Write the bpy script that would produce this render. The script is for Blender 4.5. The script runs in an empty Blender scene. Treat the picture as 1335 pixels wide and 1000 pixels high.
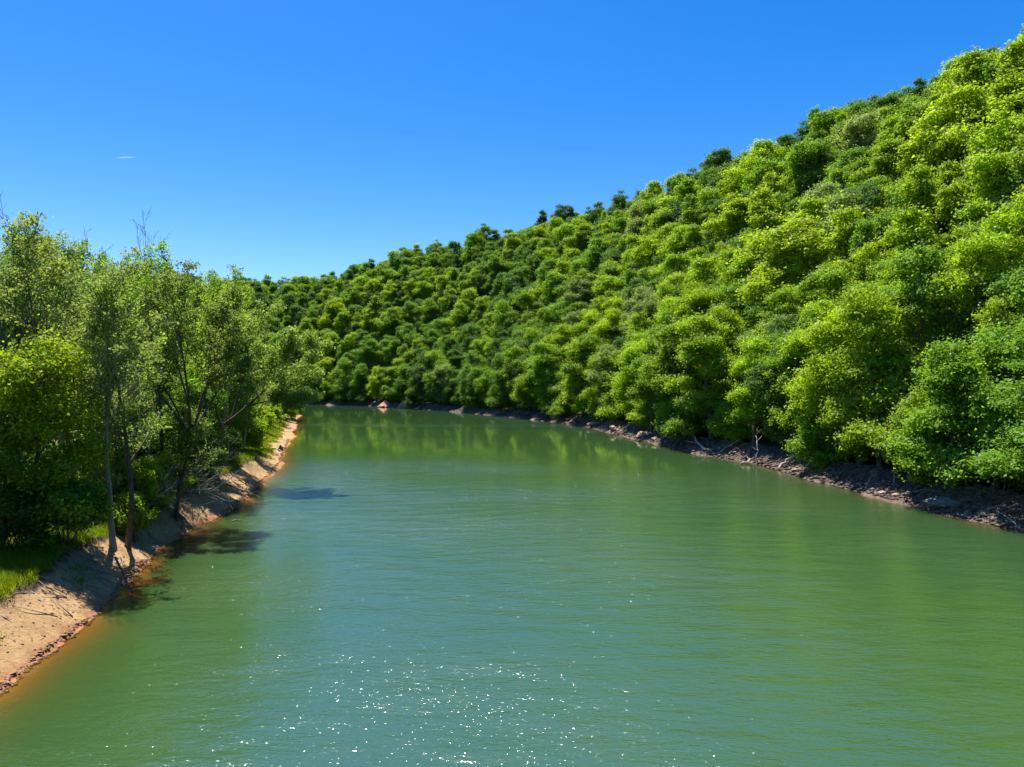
import bpy, bmesh, math, random
import numpy as np
from mathutils import Vector, Matrix

S = bpy.context.scene
COL = S.collection
RAD = math.radians
CAMZ, F, CX, HY = 12.0, 927.0, 667.5, 495.0      # camera height, focal length and centre in photo pixels


def at(px, Y):
    return (px - CX) / F * Y


def on_plane(px, py, z=0.0):
    Y = (CAMZ - z) * F / (py - HY)
    return at(px, Y), Y


def proj(x, y, z):
    return CX + F * x / y, HY - F * (z - CAMZ) / y


# ------------------------------------------------------------------ noise
def _hash(ix, iy, s):
    n = (ix.astype(np.int64) * 374761393 + iy.astype(np.int64) * 668265263 + s * 144665) & 0x7FFFFFFF
    n = ((n ^ (n >> 13)) * 1274126177) & 0x7FFFFFFF
    n = (n ^ (n >> 16)) & 0xFFFF
    return n / 65535.0


def vnoise(x, y, s=0):
    x = np.asarray(x, float); y = np.asarray(y, float)
    ix = np.floor(x); iy = np.floor(y)
    fx = x - ix; fy = y - iy
    ux = fx * fx * fx * (fx * (fx * 6 - 15) + 10); uy = fy * fy * fy * (fy * (fy * 6 - 15) + 10)
    a = _hash(ix, iy, s); b = _hash(ix + 1, iy, s); c = _hash(ix, iy + 1, s); d = _hash(ix + 1, iy + 1, s)
    return (a * (1 - ux) + b * ux) * (1 - uy) + (c * (1 - ux) + d * ux) * uy - 0.5


def fbm(x, y, s=0, o=4):
    v = 0; a = 1.0
    for k in range(o):
        v = v + a * vnoise(np.asarray(x) * 2 ** k + 17.3 * k, np.asarray(y) * 2 ** k - 9.1 * k, s + k)
        a *= 0.5
    return v


def sstep(a, b, x):
    t = np.clip((x - a) / (b - a), 0, 1)
    return t * t * (3 - 2 * t)


# ------------------------------------------------------------------ shorelines (read off the photo, on the water plane)
LEFT = [(-16, -400), (-16, -80), (-17, -20), (-17.6, 5), (-18.6, 20), (-19.5, 27.1), (-20.2, 31.3), (-21.0, 36.5), (-23.4, 44.5),
        (-24.7, 53), (-25.6, 64.3), (-27.6, 76.7), (-33.0, 101), (-37.5, 117), (-44.5, 142), (-52, 171), (-61.5, 202), (-71, 238),
        (-85, 258), (-110, 268), (-160, 276), (-300, 290), (-900, 300)]
RPX = [(1335, 692), (1240, 672), (1150, 650), (1040, 622), (980, 603), (900, 590), (830, 573), (760, 556), (700, 548), (640, 541.5),
       (590, 537), (540, 533), (480, 529.5), (400, 527.5)]
RIGHT = [(52, -400), (51, -60), (48, 0), (44, 35)] + [on_plane(*p) for p in RPX] + [(-170, 348), (-300, 362), (-900, 380)]


def seg_dist(px, py, poly):
    best = np.full(px.shape, 1e9)
    for (x0, y0), (x1, y1) in zip(poly[:-1], poly[1:]):
        dx, dy = x1 - x0, y1 - y0
        t = np.clip(((px - x0) * dx + (py - y0) * dy) / (dx * dx + dy * dy), 0, 1)
        best = np.minimum(best, (px - x0 - t * dx) ** 2 + (py - y0 - t * dy) ** 2)
    return np.sqrt(best)


def inside(px, py, poly):
    r = np.zeros(px.shape, bool)
    n = len(poly)
    for i in range(n):
        x0, y0 = poly[i]; x1, y1 = poly[(i + 1) % n]
        if y0 == y1:
            continue
        c = ((y0 > py) != (y1 > py)) & (px < (x1 - x0) * (py - y0) / (y1 - y0) + x0)
        r ^= c
    return r


LP = LEFT + [(-6000, 300), (-6000, -400)]
RP = RIGHT + [(-6000, 380), (-6000, 6000), (6000, 6000), (6000, -400)]


def shore(px, py, rough=True):
    """signed distances to the left and the right shore, positive on land"""
    px = np.asarray(px, float); py = np.asarray(py, float)
    dl = seg_dist(px, py, LEFT) * np.where(inside(px, py, LP), 1, -1)
    dr = seg_dist(px, py, RIGHT) * np.where(inside(px, py, RP), 1, -1)
    if rough:
        dl = dl + 1.0 * fbm(px / 5, py / 5, 3, 4) + 1.3 * vnoise(px / 11, py / 11, 13)
        dr = dr + 1.6 * fbm(px / 6, py / 6, 11, 4)
    return dl, dr


# ------------------------------------------------------------------ hill (ridge heights from the skyline)
RIDGE = [(1335, 55, 180), (1270, 92, 192), (1200, 112, 205), (1100, 150, 235), (1000, 195, 270), (930, 220, 295), (830, 250, 335),
         (740, 275, 380), (650, 297, 410), (560, 326, 440), (500, 338, 460), (450, 364, 490), (400, 378, 520), (350, 372, 535),
         (300, 368, 545), (200, 364, 560), (100, 362, 575), (0, 362, 590)]
TREETOP = 20.5
ctl = []
for px, py, D in RIDGE:
    z = CAMZ + (HY - py) / F * D - TREETOP
    x = at(px, D)
    ctl.append((x, D, z))
    nx, ny = x / math.hypot(x, D), D / math.hypot(x, D)
    ctl.append((x + 75 * nx + 20, D + 75 * ny, z * 0.74))
    ctl.append((x + 190 * nx + 40, D + 190 * ny, z * 0.4))
ctl += [(148, 120, 77), (158, 50, 77), (160, -50, 76), (160, -200, 74), (160, -400, 70), (240, 100, 58), (260, -50, 55), (260, -300, 50)]
ctl += [(-460, 640, 76), (-700, 660, 74), (-480, 740, 55), (-900, 700, 60)]
for i in range(len(RIGHT) - 1):
    (x0, y0), (x1, y1) = RIGHT[i], RIGHT[i + 1]
    L = math.hypot(x1 - x0, y1 - y0); tx, ty = (x1 - x0) / L, (y1 - y0) / L
    nx, ny = ty, -tx                                   # to the land side
    for k in range(max(1, int(L / 40))):
        t = (k + 0.5) / max(1, int(L / 40))
        ctl.append((x0 + (x1 - x0) * t + nx * 5, y0 + (y1 - y0) * t + ny * 5, 2.3))
        ctl.append((x0 + (x1 - x0) * t - nx * 25, y0 + (y1 - y0) * t - ny * 25, -11))
ctl = np.array(ctl)
_c2 = 12.0 ** 2
_A = np.sqrt(((ctl[:, None, :2] - ctl[None, :, :2]) ** 2).sum(-1) + _c2) + np.eye(len(ctl)) * -1.5
_w = np.linalg.solve(_A, ctl[:, 2] - 40)


def hill(px, py):
    out = np.zeros(px.shape).ravel()
    X = px.ravel(); Y = py.ravel()
    for i in range(0, len(X), 20000):
        r = np.sqrt((X[i:i + 20000, None] - ctl[None, :, 0]) ** 2 + (Y[i:i + 20000, None] - ctl[None, :, 1]) ** 2 + _c2)
        out[i:i + 20000] = r @ _w
    return (out + 40).reshape(px.shape)


def ground(px, py):
    px = np.asarray(px, float); py = np.asarray(py, float)
    dl, dr = shore(px, py)
    spit = sstep(85, 125, py) * (1 - sstep(235, 270, py))
    # left bank: clay slope to a grassy lip
    w = 2.7 + 0.7 * fbm(px / 9, py / 9, 5, 3) + 1.6 * spit
    hgt = 1.85 - 0.75 * spit
    t = np.clip(dl / w, 0, 1)
    zl = hgt * (0.25 * t + 0.75 * t ** 1.25) + 0.28 * sstep(0.93, 1.08, dl / w)
    zl = zl + np.clip(dl - w, 0, 60) * 0.02 + np.clip(dl - 30, 0, 3000) * 0.02 * (py < 200)
    rough = sstep(-0.3, 0.8, dl) * (1 - 0.6 * sstep(4, 8, dl))
    zl = zl + rough * (0.20 * fbm(px / 1.1, py / 1.1, 21, 4) + 0.16 * fbm(px / 3.0, py / 3.0, 22, 3) - 0.12 * np.abs(fbm((px + py * 0.4) / 0.9, py / 2.4, 24, 3)) * (dl < 4))
    step = 0.10 * sstep(0.0, 0.12, dl + 0.25 * vnoise(px * 1.7, py * 1.7, 8))      # crumbling ledge at the waterline
    zl = zl + step
    # right bank and hill
    t = np.clip(dr / 4.2, 0, 1)
    bank = 2.1 * (0.55 * t + 0.45 * t ** 2)
    hz = hill(px, py)
    hz = hz + sstep(15, 70, dr) * 7.0 * fbm(px / 70, py / 70, 31, 3)
    k = sstep(3.5, 16, dr)
    zr = bank * (1 - k) + np.maximum(hz, bank) * k
    zr = zr + sstep(-0.2, 0.8, dr) * (0.32 * fbm(px / 1.5, py / 1.5, 41, 4) + 0.35 * fbm(px / 5, py / 5, 42, 2) + 0.1)
    deep = -np.minimum(-np.maximum(dl, dr) * 0.34, 3.2)
    z = np.where(dl > 0, zl, np.where(dr > 0, zr, deep))
    return z, dl, dr


def gz(x, y):
    return float(ground(np.array([x]), np.array([y]))[0][0])


# ------------------------------------------------------------------ node helpers and materials
def mat(name):
    m = bpy.data.materials.new(name); m.use_nodes = True
    m.node_tree.nodes.clear()
    return m, m.node_tree


class NB:
    def __init__(s, nt):
        s.nt = nt

    def n(s, t, **kw):
        nd = s.nt.nodes.new(t)
        for k, v in kw.items():
            setattr(nd, k, v)
        return nd

    def l(s, a, b):
        s.nt.links.new(a, b)

    def put(s, sock, v):
        if v is None:
            return
        if hasattr(v, 'is_output'):
            s.l(v, sock)
        else:
            sock.default_value = v

    def math(s, op, a, b=None, c=None, clamp=False):
        nd = s.n('ShaderNodeMath', operation=op, use_clamp=clamp)
        s.put(nd.inputs[0], a); s.put(nd.inputs[1], b); s.put(nd.inputs[2], c)
        return nd.outputs[0]

    def ramp01(s, a, b, x):
        nd = s.n('ShaderNodeMapRange', interpolation_type='SMOOTHSTEP')
        s.put(nd.inputs[0], x); s.put(nd.inputs[1], a); s.put(nd.inputs[2], b)
        return nd.outputs[0]

    def mix(s, f, a, b, blend='MIX'):
        nd = s.n('ShaderNodeMix', data_type='RGBA', blend_type=blend)
        s.put(nd.inputs[0], f); s.put(nd.inputs[6], a); s.put(nd.inputs[7], b)
        return nd.outputs[2]

    def noise(s, vec, scale, detail=4, rough=0.55, out=0):
        nd = s.n('ShaderNodeTexNoise')
        s.put(nd.inputs['Vector'], vec); nd.inputs['Scale'].default_value = scale
        nd.inputs['Detail'].default_value = detail; nd.inputs['Roughness'].default_value = rough
        return nd.outputs[out]

    def attr(s, name):
        return s.n('ShaderNodeAttribute', attribute_name=name).outputs['Fac']

    def pos(s):
        return s.n('ShaderNodeNewGeometry').outputs['Position']

    def mapped(s, vec, scale):
        nd = s.n('ShaderNodeMapping'); s.l(vec, nd.inputs[0]); nd.inputs[3].default_value = scale
        return nd.outputs[0]

    def out(s, sh):
        o = s.n('ShaderNodeOutputMaterial'); s.l(sh, o.inputs[0])


def C(r, g, b):
    return (r, g, b, 1)


def leaf_material(name, from_random=False):
    m, nt = mat(name); b = NB(nt)
    oi = b.n('ShaderNodeObjectInfo')
    if from_random:
        cr = b.n('ShaderNodeValToRGB'); b.l(oi.outputs['Random'], cr.inputs[0])
        e = cr.color_ramp.elements
        cols = [(0.0, TONE['dark green']), (0.3, TONE['deep green']), (0.55, TONE['mid green']), (0.8, TONE['bright green']), (1.0, TONE['yellow-green'])]
        e[0].position, e[0].color = cols[0][0], cols[0][1]
        e[1].position, e[1].color = cols[-1][0], cols[-1][1]
        for p, c in cols[1:-1]:
            k = e.new(p); k.color = c
        base = cr.outputs[0]
    else:
        base = oi.outputs['Color']
    rnd = b.n('ShaderNodeNewGeometry').outputs['Random Per Island']
    val = b.math('MULTIPLY_ADD', rnd, 0.6, 0.7)
    hs = b.n('ShaderNodeHueSaturation')
    hs.inputs['Hue'].default_value = 0.5
    b.put(hs.inputs['Hue'], b.math('MULTIPLY_ADD', rnd, 0.022, 0.489))
    b.put(hs.inputs['Value'], val); b.put(hs.inputs['Color'], base)
    d = b.n('ShaderNodeBsdfDiffuse'); b.l(hs.outputs[0], d.inputs[0])
    t = b.n('ShaderNodeBsdfTranslucent')
    b.l(b.mix(1.0, hs.outputs[0], C(1.32, 1.32, 0.6), 'MULTIPLY'), t.inputs[0])
    g = b.n('ShaderNodeBsdfGlossy'); g.inputs['Roughness'].default_value = 0.42; g.inputs[0].default_value = C(1, 1, 1)
    ms = b.n('ShaderNodeMixShader'); ms.inputs[0].default_value = 0.52
    b.l(d.outputs[0], ms.inputs[1]); b.l(t.outputs[0], ms.inputs[2])
    m2 = b.n('ShaderNodeMixShader'); m2.inputs[0].default_value = 0.009
    b.l(ms.outputs[0], m2.inputs[1]); b.l(g.outputs[0], m2.inputs[2])
    b.out(m2.outputs[0])
    return m


TONE = {'yellow-green': C(0.280, 0.402, 0.022), 'bright green': C(0.208, 0.334, 0.028), 'mid green': C(0.150, 0.272, 0.032),
        'deep green': C(0.112, 0.212, 0.038), 'dark green': C(0.080, 0.158, 0.042), 'grey-green': C(0.235, 0.315, 0.105), 'olive green': C(0.228, 0.305, 0.075)}


def simple(name, c1, c2, scale, rough=0.9, bump=0.3, stretch=(1, 1, 1), c3=None, obj=True):
    m, nt = mat(name); b = NB(nt)
    v = b.n('ShaderNodeTexCoord').outputs['Object'] if obj else b.pos()
    v = b.mapped(v, stretch)
    n1 = b.noise(v, scale, 6, 0.62)
    col = b.mix(b.ramp01(0.35, 0.65, n1), c1, c2)
    if c3:
        col = b.mix(b.ramp01(0.56, 0.66, b.noise(v, scale * 0.37, 3)), col, c3)
    p = b.n('ShaderNodeBsdfPrincipled'); b.l(col, p.inputs['Base Color']); p.inputs['Roughness'].default_value = rough
    p.inputs['Specular IOR Level'].default_value = 0.2
    bm = b.n('ShaderNodeBump'); bm.inputs['Strength'].default_value = bump; b.l(n1, bm.inputs['Height']); bm.inputs['Distance'].default_value = 0.1
    b.l(bm.outputs[0], p.inputs['Normal'])
    b.out(p.outputs[0])
    return m


M = {}
M['leaf'] = leaf_material('leaf')
M['forest_leaf'] = leaf_material('forest_leaf', True)
M['bark'] = simple('bark', C(0.07, 0.055, 0.042), C(0.17, 0.14, 0.11), 3.0, 0.95, 0.5, (4, 4, 0.6))
M['pale_bark'] = simple('pale_bark', C(0.20, 0.175, 0.14), C(0.36, 0.33, 0.28), 3.0, 0.9, 0.4, (4, 4, 0.7))
M['dead_wood'] = simple('dead_wood', C(0.17, 0.15, 0.13), C(0.30, 0.27, 0.24), 4.0, 0.9, 0.4, (4, 4, 0.7))
M['driftwood'] = simple('driftwood', C(0.33, 0.28, 0.22), C(0.50, 0.44, 0.37), 5.0, 0.85, 0.4, (3, 3, 0.6))
M['dark_wood'] = simple('dark_wood', C(0.05, 0.04, 0.03), C(0.12, 0.095, 0.075), 4.0, 0.9, 0.4, (3, 3, 0.6))
M['shale'] = simple('shale', C(0.09, 0.068, 0.052), C(0.19, 0.15, 0.12), 2.2, 0.9, 0.6, (1, 1, 3), C(0.24, 0.17, 0.12))
M['grey_rock'] = simple('grey_rock', C(0.11, 0.11, 0.10), C(0.21, 0.205, 0.19), 2.0, 0.9, 0.5, (1, 1, 2))
M['red_earth'] = simple('red_earth', C(0.42, 0.20, 0.12), C(0.58, 0.33, 0.22), 1.1, 0.95, 0.5)
M['tan_rock'] = simple('tan_rock', C(0.28, 0.185, 0.12), C(0.44, 0.32, 0.22), 1.8, 0.9, 0.6, (1, 1, 3))
M['rubble'] = simple('rubble', C(0.06, 0.046, 0.036), C(0.17, 0.13, 0.10), 0.9, 0.95, 0.4, (1, 1, 1), C(0.26, 0.20, 0.155))
M['clod'] = simple('clod', C(0.20, 0.10, 0.06), C(0.34, 0.19, 0.11), 1.3, 0.95, 0.5)
def contrail_material():
    m, nt = mat('contrail'); b = NB(nt)
    v = b.n('ShaderNodeVolumeScatter'); v.inputs['Density'].default_value = 0.013; v.inputs['Anisotropy'].default_value = 0.4
    o = b.n('ShaderNodeOutputMaterial'); b.l(v.outputs[0], o.inputs['Volume'])
    return m


M['contrail'] = contrail_material()


def grass_material():
    m, nt = mat('grass'); b = NB(nt)
    rnd = b.n('ShaderNodeNewGeometry').outputs['Random Per Island']
    big = b.noise(b.pos(), 0.35, 3)
    c = b.mix(b.ramp01(0.35, 0.65, big), C(0.17, 0.28, 0.012), C(0.29, 0.34, 0.014))
    c = b.mix(b.math('MULTIPLY', rnd, 0.5), c, C(0.09, 0.15, 0.012))
    d = b.n('ShaderNodeBsdfDiffuse'); b.l(c, d.inputs[0])
    t = b.n('ShaderNodeBsdfTranslucent'); b.l(b.mix(1.0, c, C(1.4, 1.35, 0.6), 'MULTIPLY'), t.inputs[0])
    ms = b.n('ShaderNodeMixShader'); ms.inputs[0].default_value = 0.45
    b.l(d.outputs[0], ms.inputs[1]); b.l(t.outputs[0], ms.inputs[2]); b.out(ms.outputs[0])
    return m


M['grass'] = grass_material()


def ground_material():
    m, nt = mat('ground'); b = NB(nt)
    dl, dr, lip = b.attr('left_shore'), b.attr('right_shore'), b.attr('lip')
    P = b.pos()
    n_f = b.noise(P, 3.5, 8, 0.65); n_m = b.noise(P, 0.7, 5, 0.6); n_l = b.noise(P, 0.12, 4, 0.55)
    clay = b.mix(b.ramp01(0.3, 0.7, n_m), C(0.31, 0.190, 0.088), C(0.43, 0.285, 0.140))
    clay = b.mix(b.ramp01(0.5, 0.75, n_f), clay, C(0.22, 0.125, 0.068))
    clay = b.mix(b.ramp01(0.60, 0.72, b.noise(P, 9.0, 3, 0.7)), clay, C(0.15, 0.095, 0.055))
    red = b.mix(b.ramp01(0.35, 0.65, n_f), C(0.34, 0.175, 0.085), C(0.24, 0.115, 0.055))
    edge = b.math('ADD', dl, b.math('MULTIPLY_ADD', n_m, 1.2, -0.6))
    clay = b.mix(b.ramp01(0.5, 0.05, edge), clay, red)
    bed = C(0.46, 0.21, 0.05)
    clay = b.mix(b.ramp01(0.02, -0.12, dl), clay, bed)
    litter = b.mix(b.ramp01(0.35, 0.65, n_f), C(0.055, 0.042, 0.028), C(0.13, 0.10, 0.065))
    green = b.mix(b.ramp01(0.35, 0.65, n_f), C(0.045, 0.075, 0.014), C(0.11, 0.15, 0.02))
    top = b.mix(b.ramp01(0.38, 0.55, n_m), litter, green)
    lipn = b.math('ADD', lip, b.math('MULTIPLY_ADD', n_m, 0.35, -0.175))
    dark_lip = b.mix(b.ramp01(0.85, 0.97, lipn), clay, C(0.07, 0.05, 0.035))
    left = b.mix(b.ramp01(0.98, 1.1, lipn), dark_lip, top)
    # right side
    rock = b.mix(b.ramp01(0.35, 0.65, n_f), C(0.075, 0.056, 0.042), C(0.17, 0.125, 0.095))
    tan = b.mix(b.ramp01(0.4, 0.6, n_f), C(0.16, 0.11, 0.075), C(0.28, 0.20, 0.14))
    rock = b.mix(b.ramp01(0.52, 0.62, n_l), rock, tan)
    floor = b.mix(b.ramp01(0.4, 0.6, n_m), C(0.05, 0.04, 0.026), C(0.05, 0.07, 0.018))
    dn = b.math('ADD', dr, b.math('MULTIPLY_ADD', n_m, 3.0, -1.5))
    right = b.mix(b.ramp01(3.5, 6.0, dn), rock, floor)
    right = b.mix(b.ramp01(0.0, -0.3, dr), right, C(0.16, 0.115, 0.06))
    isl = b.math('GREATER_THAN', dl, dr)
    col = b.mix(isl, right, left)
    p = b.n('ShaderNodeBsdfPrincipled'); b.l(col, p.inputs['Base Color']); p.inputs['Roughness'].default_value = 0.95
    p.inputs['Specular IOR Level'].default_value = 0.15
    bm = b.n('ShaderNodeBump'); bm.inputs['Strength'].default_value = 0.8; bm.inputs['Distance'].default_value = 0.14
    b.l(b.noise(P, 5.0, 8, 0.7), bm.inputs['Height']); b.l(bm.outputs[0], p.inputs['Normal'])
    b.out(p.outputs[0])
    return m


def water_material():
    m, nt = mat('water'); b = NB(nt)
    depth = b.attr('depth'); calm = b.attr('calm'); chop = b.attr('chop')
    P = b.pos()
    # ripples: wind waves as a bump and finer facets as a slope field
    warp = b.n('ShaderNodeVectorMath', operation='ADD'); b.l(P, warp.inputs[0])
    sc = b.n('ShaderNodeVectorMath', operation='SCALE'); b.l(b.noise(P, 0.25, 2, 0.5, 1), sc.inputs[0]); sc.inputs['Scale'].default_value = 0.9
    b.l(sc.outputs[0], warp.inputs[1])
    W = warp.outputs[0]
    wv = b.noise(b.mapped(W, (0.55, 1.4, 1)), 3.0, 4, 0.55)
    wv2 = b.noise(b.mapped(W, (0.7, 1.6, 1)), 0.42, 2, 0.5)
    h = b.math('MULTIPLY_ADD', wv2, 1.4, b.math('MULTIPLY', wv, 0.5))
    patch = b.ramp01(0.30, 0.68, b.noise(b.mapped(P, (0.7, 1.3, 1)), 0.05, 3, 0.5))
    amp = b.math('MULTIPLY', b.math('SUBTRACT', 1.0, calm), b.math('MULTIPLY_ADD', patch, 0.55, 0.65))
    bm = b.n('ShaderNodeBump'); b.l(h, bm.inputs['Height']); bm.inputs['Distance'].default_value = 0.12
    b.put(bm.inputs['Strength'], b.math('MULTIPLY_ADD', b.math('MULTIPLY', amp, chop), 0.75, 0.03))
    fac = b.noise(b.mapped(W, (0.55, 1.25, 1)), 18.0, 3, 0.6, 1)
    sub = b.n('ShaderNodeVectorMath', operation='SUBTRACT'); b.l(fac, sub.inputs[0]); sub.inputs[1].default_value = (0.5, 0.5, 0.5)
    flat = b.n('ShaderNodeVectorMath', operation='MULTIPLY'); b.l(sub.outputs[0], flat.inputs[0]); flat.inputs[1].default_value = (0.75, 1.0, 0)
    scl = b.n('ShaderNodeVectorMath', operation='SCALE'); b.l(flat.outputs[0], scl.inputs[0])
    ln = b.n('ShaderNodeVectorMath', operation='LENGTH'); b.l(flat.outputs[0], ln.inputs[0])

    l2 = b.math('MULTIPLY', ln.outputs['Value'], ln.outputs['Value'])
    tail = b.math('ADD', b.math('MULTIPLY', b.ramp01(0.133, 0.243, ln.outputs['Value']), b.math('MULTIPLY_ADD', chop, -6.6, 8.3)), b.math('MULTIPLY', chop, 0.42))
    b.put(scl.inputs['Scale'], b.math('MULTIPLY', b.math('MULTIPLY_ADD', amp, 0.95, 0.022), tail))
    add = b.n('ShaderNodeVectorMath', operation='ADD'); b.l(bm.outputs[0], add.inputs[0]); b.l(scl.outputs[0], add.inputs[1])
    nrm = b.n('ShaderNodeVectorMath', operation='NORMALIZE'); b.l(add.outputs[0], nrm.inputs[0])
    N = nrm.outputs[0]
    fr = b.n('ShaderNodeFresnel'); fr.inputs['IOR'].default_value = 2.3; b.l(N, fr.inputs['Normal'])
    gl = b.n('ShaderNodeBsdfGlossy'); b.put(gl.inputs['Roughness'], b.math('MULTIPLY_ADD', amp, 0.12, 0.025)); b.l(N, gl.inputs['Normal'])
    gl.inputs[0].default_value = C(1, 1, 1)
    # the water itself: green and turbid, clear only where it is shallow
    turb = b.noise(P, 0.03, 3, 0.5)
    body = b.mix(b.ramp01(0.35, 0.65, turb), C(0.029, 0.074, 0.022), C(0.036, 0.080, 0.018))
    df = b.n('ShaderNodeBsdfDiffuse'); b.l(body, df.inputs[0])
    tr = b.n('ShaderNodeBsdfTransparent'); tr.inputs[0].default_value = C(0.95, 0.85, 0.6)
    k = b.math('SUBTRACT', 1.0, b.math('POWER', 2.718, b.math('MULTIPLY', depth, -2.1)), clamp=True)
    k = b.math('MULTIPLY_ADD', k, 0.92, 0.08)
    mb = b.n('ShaderNodeMixShader'); b.l(k, mb.inputs[0]); b.l(tr.outputs[0], mb.inputs[1]); b.l(df.outputs[0], mb.inputs[2])
    ms = b.n('ShaderNodeMixShader'); b.l(fr.outputs[0], ms.inputs[0]); b.l(mb.outputs[0], ms.inputs[1]); b.l(gl.outputs[0], ms.inputs[2])
    b.out(ms.outputs[0])
    return m


M['ground'] = ground_material()
M['water'] = water_material()


# ------------------------------------------------------------------ mesh helpers
def grid_mesh(name, xs, ys, Z, attrs, material, keep=None):
    nx, ny = len(xs), len(ys)
    X, Y = np.meshgrid(xs, ys)
    co = np.stack([X, Y, Z], -1).reshape(-1, 3)
    i = np.arange(nx * ny).reshape(ny, nx)
    q = np.stack([i[:-1, :-1], i[:-1, 1:], i[1:, 1:], i[1:, :-1]], -1).reshape(-1, 4)
    if keep is not None:
        kk = keep.reshape(-1)[q].any(axis=1)
        q = q[kk]
        used = np.unique(q)
        re = np.full(len(co), -1); re[used] = np.arange(len(used))
        q = re[q]; co = co[used]
        attrs = {k: v.reshape(-1)[used] for k, v in attrs.items()}
    me = quads(name, co, q)
    me.polygons.foreach_set('use_smooth', np.ones(len(q), bool))
    for k, v in attrs.items():
        a = me.attributes.new(k, 'FLOAT', 'POINT'); a.data.foreach_set('value', np.ascontiguousarray(v.reshape(-1), dtype=np.float32))
    me.materials.append(material)
    return me


def quads(name, co, q):
    me = bpy.data.meshes.new(name)
    me.vertices.add(len(co)); me.vertices.foreach_set('co', np.ascontiguousarray(co, dtype=np.float32).ravel())
    n = q.shape[1]
    me.loops.add(len(q) * n); me.loops.foreach_set('vertex_index', np.ascontiguousarray(q, dtype=np.int32).ravel())
    me.polygons.add(len(q)); me.polygons.foreach_set('loop_start', np.arange(0, len(q) * n, n, dtype=np.int32))
    me.update(calc_edges=True)
    return me


def link(name, me, parent=None):
    o = bpy.data.objects.new(name, me); COL.objects.link(o)
    if parent:
        o.parent = parent
    return o


def tag(o, label, cat, group=None):
    o['label'] = label; o['category'] = cat
    if group:
        o['group'] = group
    return o


def empty(name, loc, rz=0, scale=(1, 1, 1), rot=(0, 0)):
    o = bpy.data.objects.new(name, None); COL.objects.link(o)
    o.location = loc; o.rotation_euler = (rot[0], rot[1], rz); o.scale = scale; o.empty_display_size = 0.5
    return o


class Tubes:
    def __init__(s):
        s.v, s.f, s.n = [], [], 0

    def add(s, pts, rad, sides=6, cap=True):
        pts = [Vector(p) for p in pts]
        t = (pts[1] - pts[0]).normalized()
        u = t.orthogonal().normalized()
        base = s.n
        for i, p in enumerate(pts):
            if 0 < i < len(pts) - 1:
                t2 = (pts[i + 1] - pts[i - 1])
            else:
                t2 = (pts[-1] - pts[-2]) if i else (pts[1] - pts[0])
            t2.normalize()
            u = (u - t2 * u.dot(t2))
            if u.length < 1e-6:
                u = t2.orthogonal()
            u.normalize(); w = t2.cross(u)
            for k in range(sides):
                a = 2 * math.pi * k / sides
                s.v.append(p + (u * math.cos(a) + w * math.sin(a)) * rad[i])
            s.n += sides
        for i in range(len(pts) - 1):
            for k in range(sides):
                a = base + i * sides + k; b_ = base + i * sides + (k + 1) % sides
                s.f.append((a, b_, b_ + sides, a + sides))
        if cap:
            s.f.append(tuple(base + (len(pts) - 1) * sides + k for k in range(sides)))
            s.f.append(tuple(base + k for k in reversed(range(sides))))

    def mesh(s, name, m):
        me = bpy.data.meshes.new(name)
        me.from_pydata([tuple(v) for v in s.v], [], s.f); me.update()
        me.polygons.foreach_set('use_smooth', np.ones(len(me.polygons), bool))
        me.materials.append(m)
        return me


def leaves(name, cen, nor, size, rng, m, aspect=0.6):
    n = len(cen)
    nor = nor / (np.linalg.norm(nor, axis=1, keepdims=True) + 1e-9)
    r = rng.normal(size=(n, 3))
    t = np.cross(nor, r); t /= (np.linalg.norm(t, axis=1, keepdims=True) + 1e-9)
    b = np.cross(nor, t)
    s = size[:, None]
    fold = nor * s * 0.22
    v = np.stack([cen - t * s, cen + b * s * aspect - fold, cen + t * s, cen - b * s * aspect - fold], 1).reshape(-1, 3)
    q = np.arange(4 * n).reshape(n, 4)
    me = quads(name, v, q)
    me.materials.append(m)
    return me


# ------------------------------------------------------------------ setting: ground, water
def lines(*parts):
    out = []
    for a, b, st in parts:
        out += list(np.arange(a, b, st))
    return np.array(out + [parts[-1][1]], float)


gx = lines((-6000, -1000, 1000), (-1000, -300, 100), (-300, -110, 8), (-110, -46, 1.0), (-46, -14, 0.33), (-14, 8, 1.4), (8, 58, 0.55),
           (58, 180, 4), (180, 300, 15), (300, 1000, 100), (1000, 6000, 1000))
gy = lines((-3000, -300, 300), (-300, -20, 20), (-20, 16, 3), (16, 84, 0.36), (84, 140, 0.6), (140, 330, 1.1), (330, 600, 8), (600, 1000, 40),
           (1000, 6000, 500))
GX, GY = np.meshgrid(gx, gy)
Z, DL, DR = ground(GX, GY)
far = sstep(650, 1200, np.hypot(GX, GY - 100))
Z = Z * (1 - far) + np.where(np.maximum(DL, DR) > 0, 6.0, Z) * far
spit = sstep(85, 125, GY) * (1 - sstep(235, 270, GY))
LIPW = 2.7 + 0.7 * fbm(GX / 9, GY / 9, 5, 3) + 1.6 * spit
go = link('ground', grid_mesh('ground', gx, gy, Z, {'left_shore': DL, 'right_shore': DR, 'lip': DL / LIPW}, M['ground']))
go['kind'] = 'structure'

wx = lines((-900, -300, 60), (-300, -110, 5), (-110, -46, 1.2), (-46, -14, 0.5), (-14, 8, 2), (8, 60, 1.0))
wy = lines((-400, -20, 20), (-20, 16, 3), (16, 110, 0.6), (110, 380, 1.3))
WX, WY = np.meshgrid(wx, wy)
zb, dl, dr = ground(WX, WY)
depth = np.clip(-zb, 0, 4)
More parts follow.
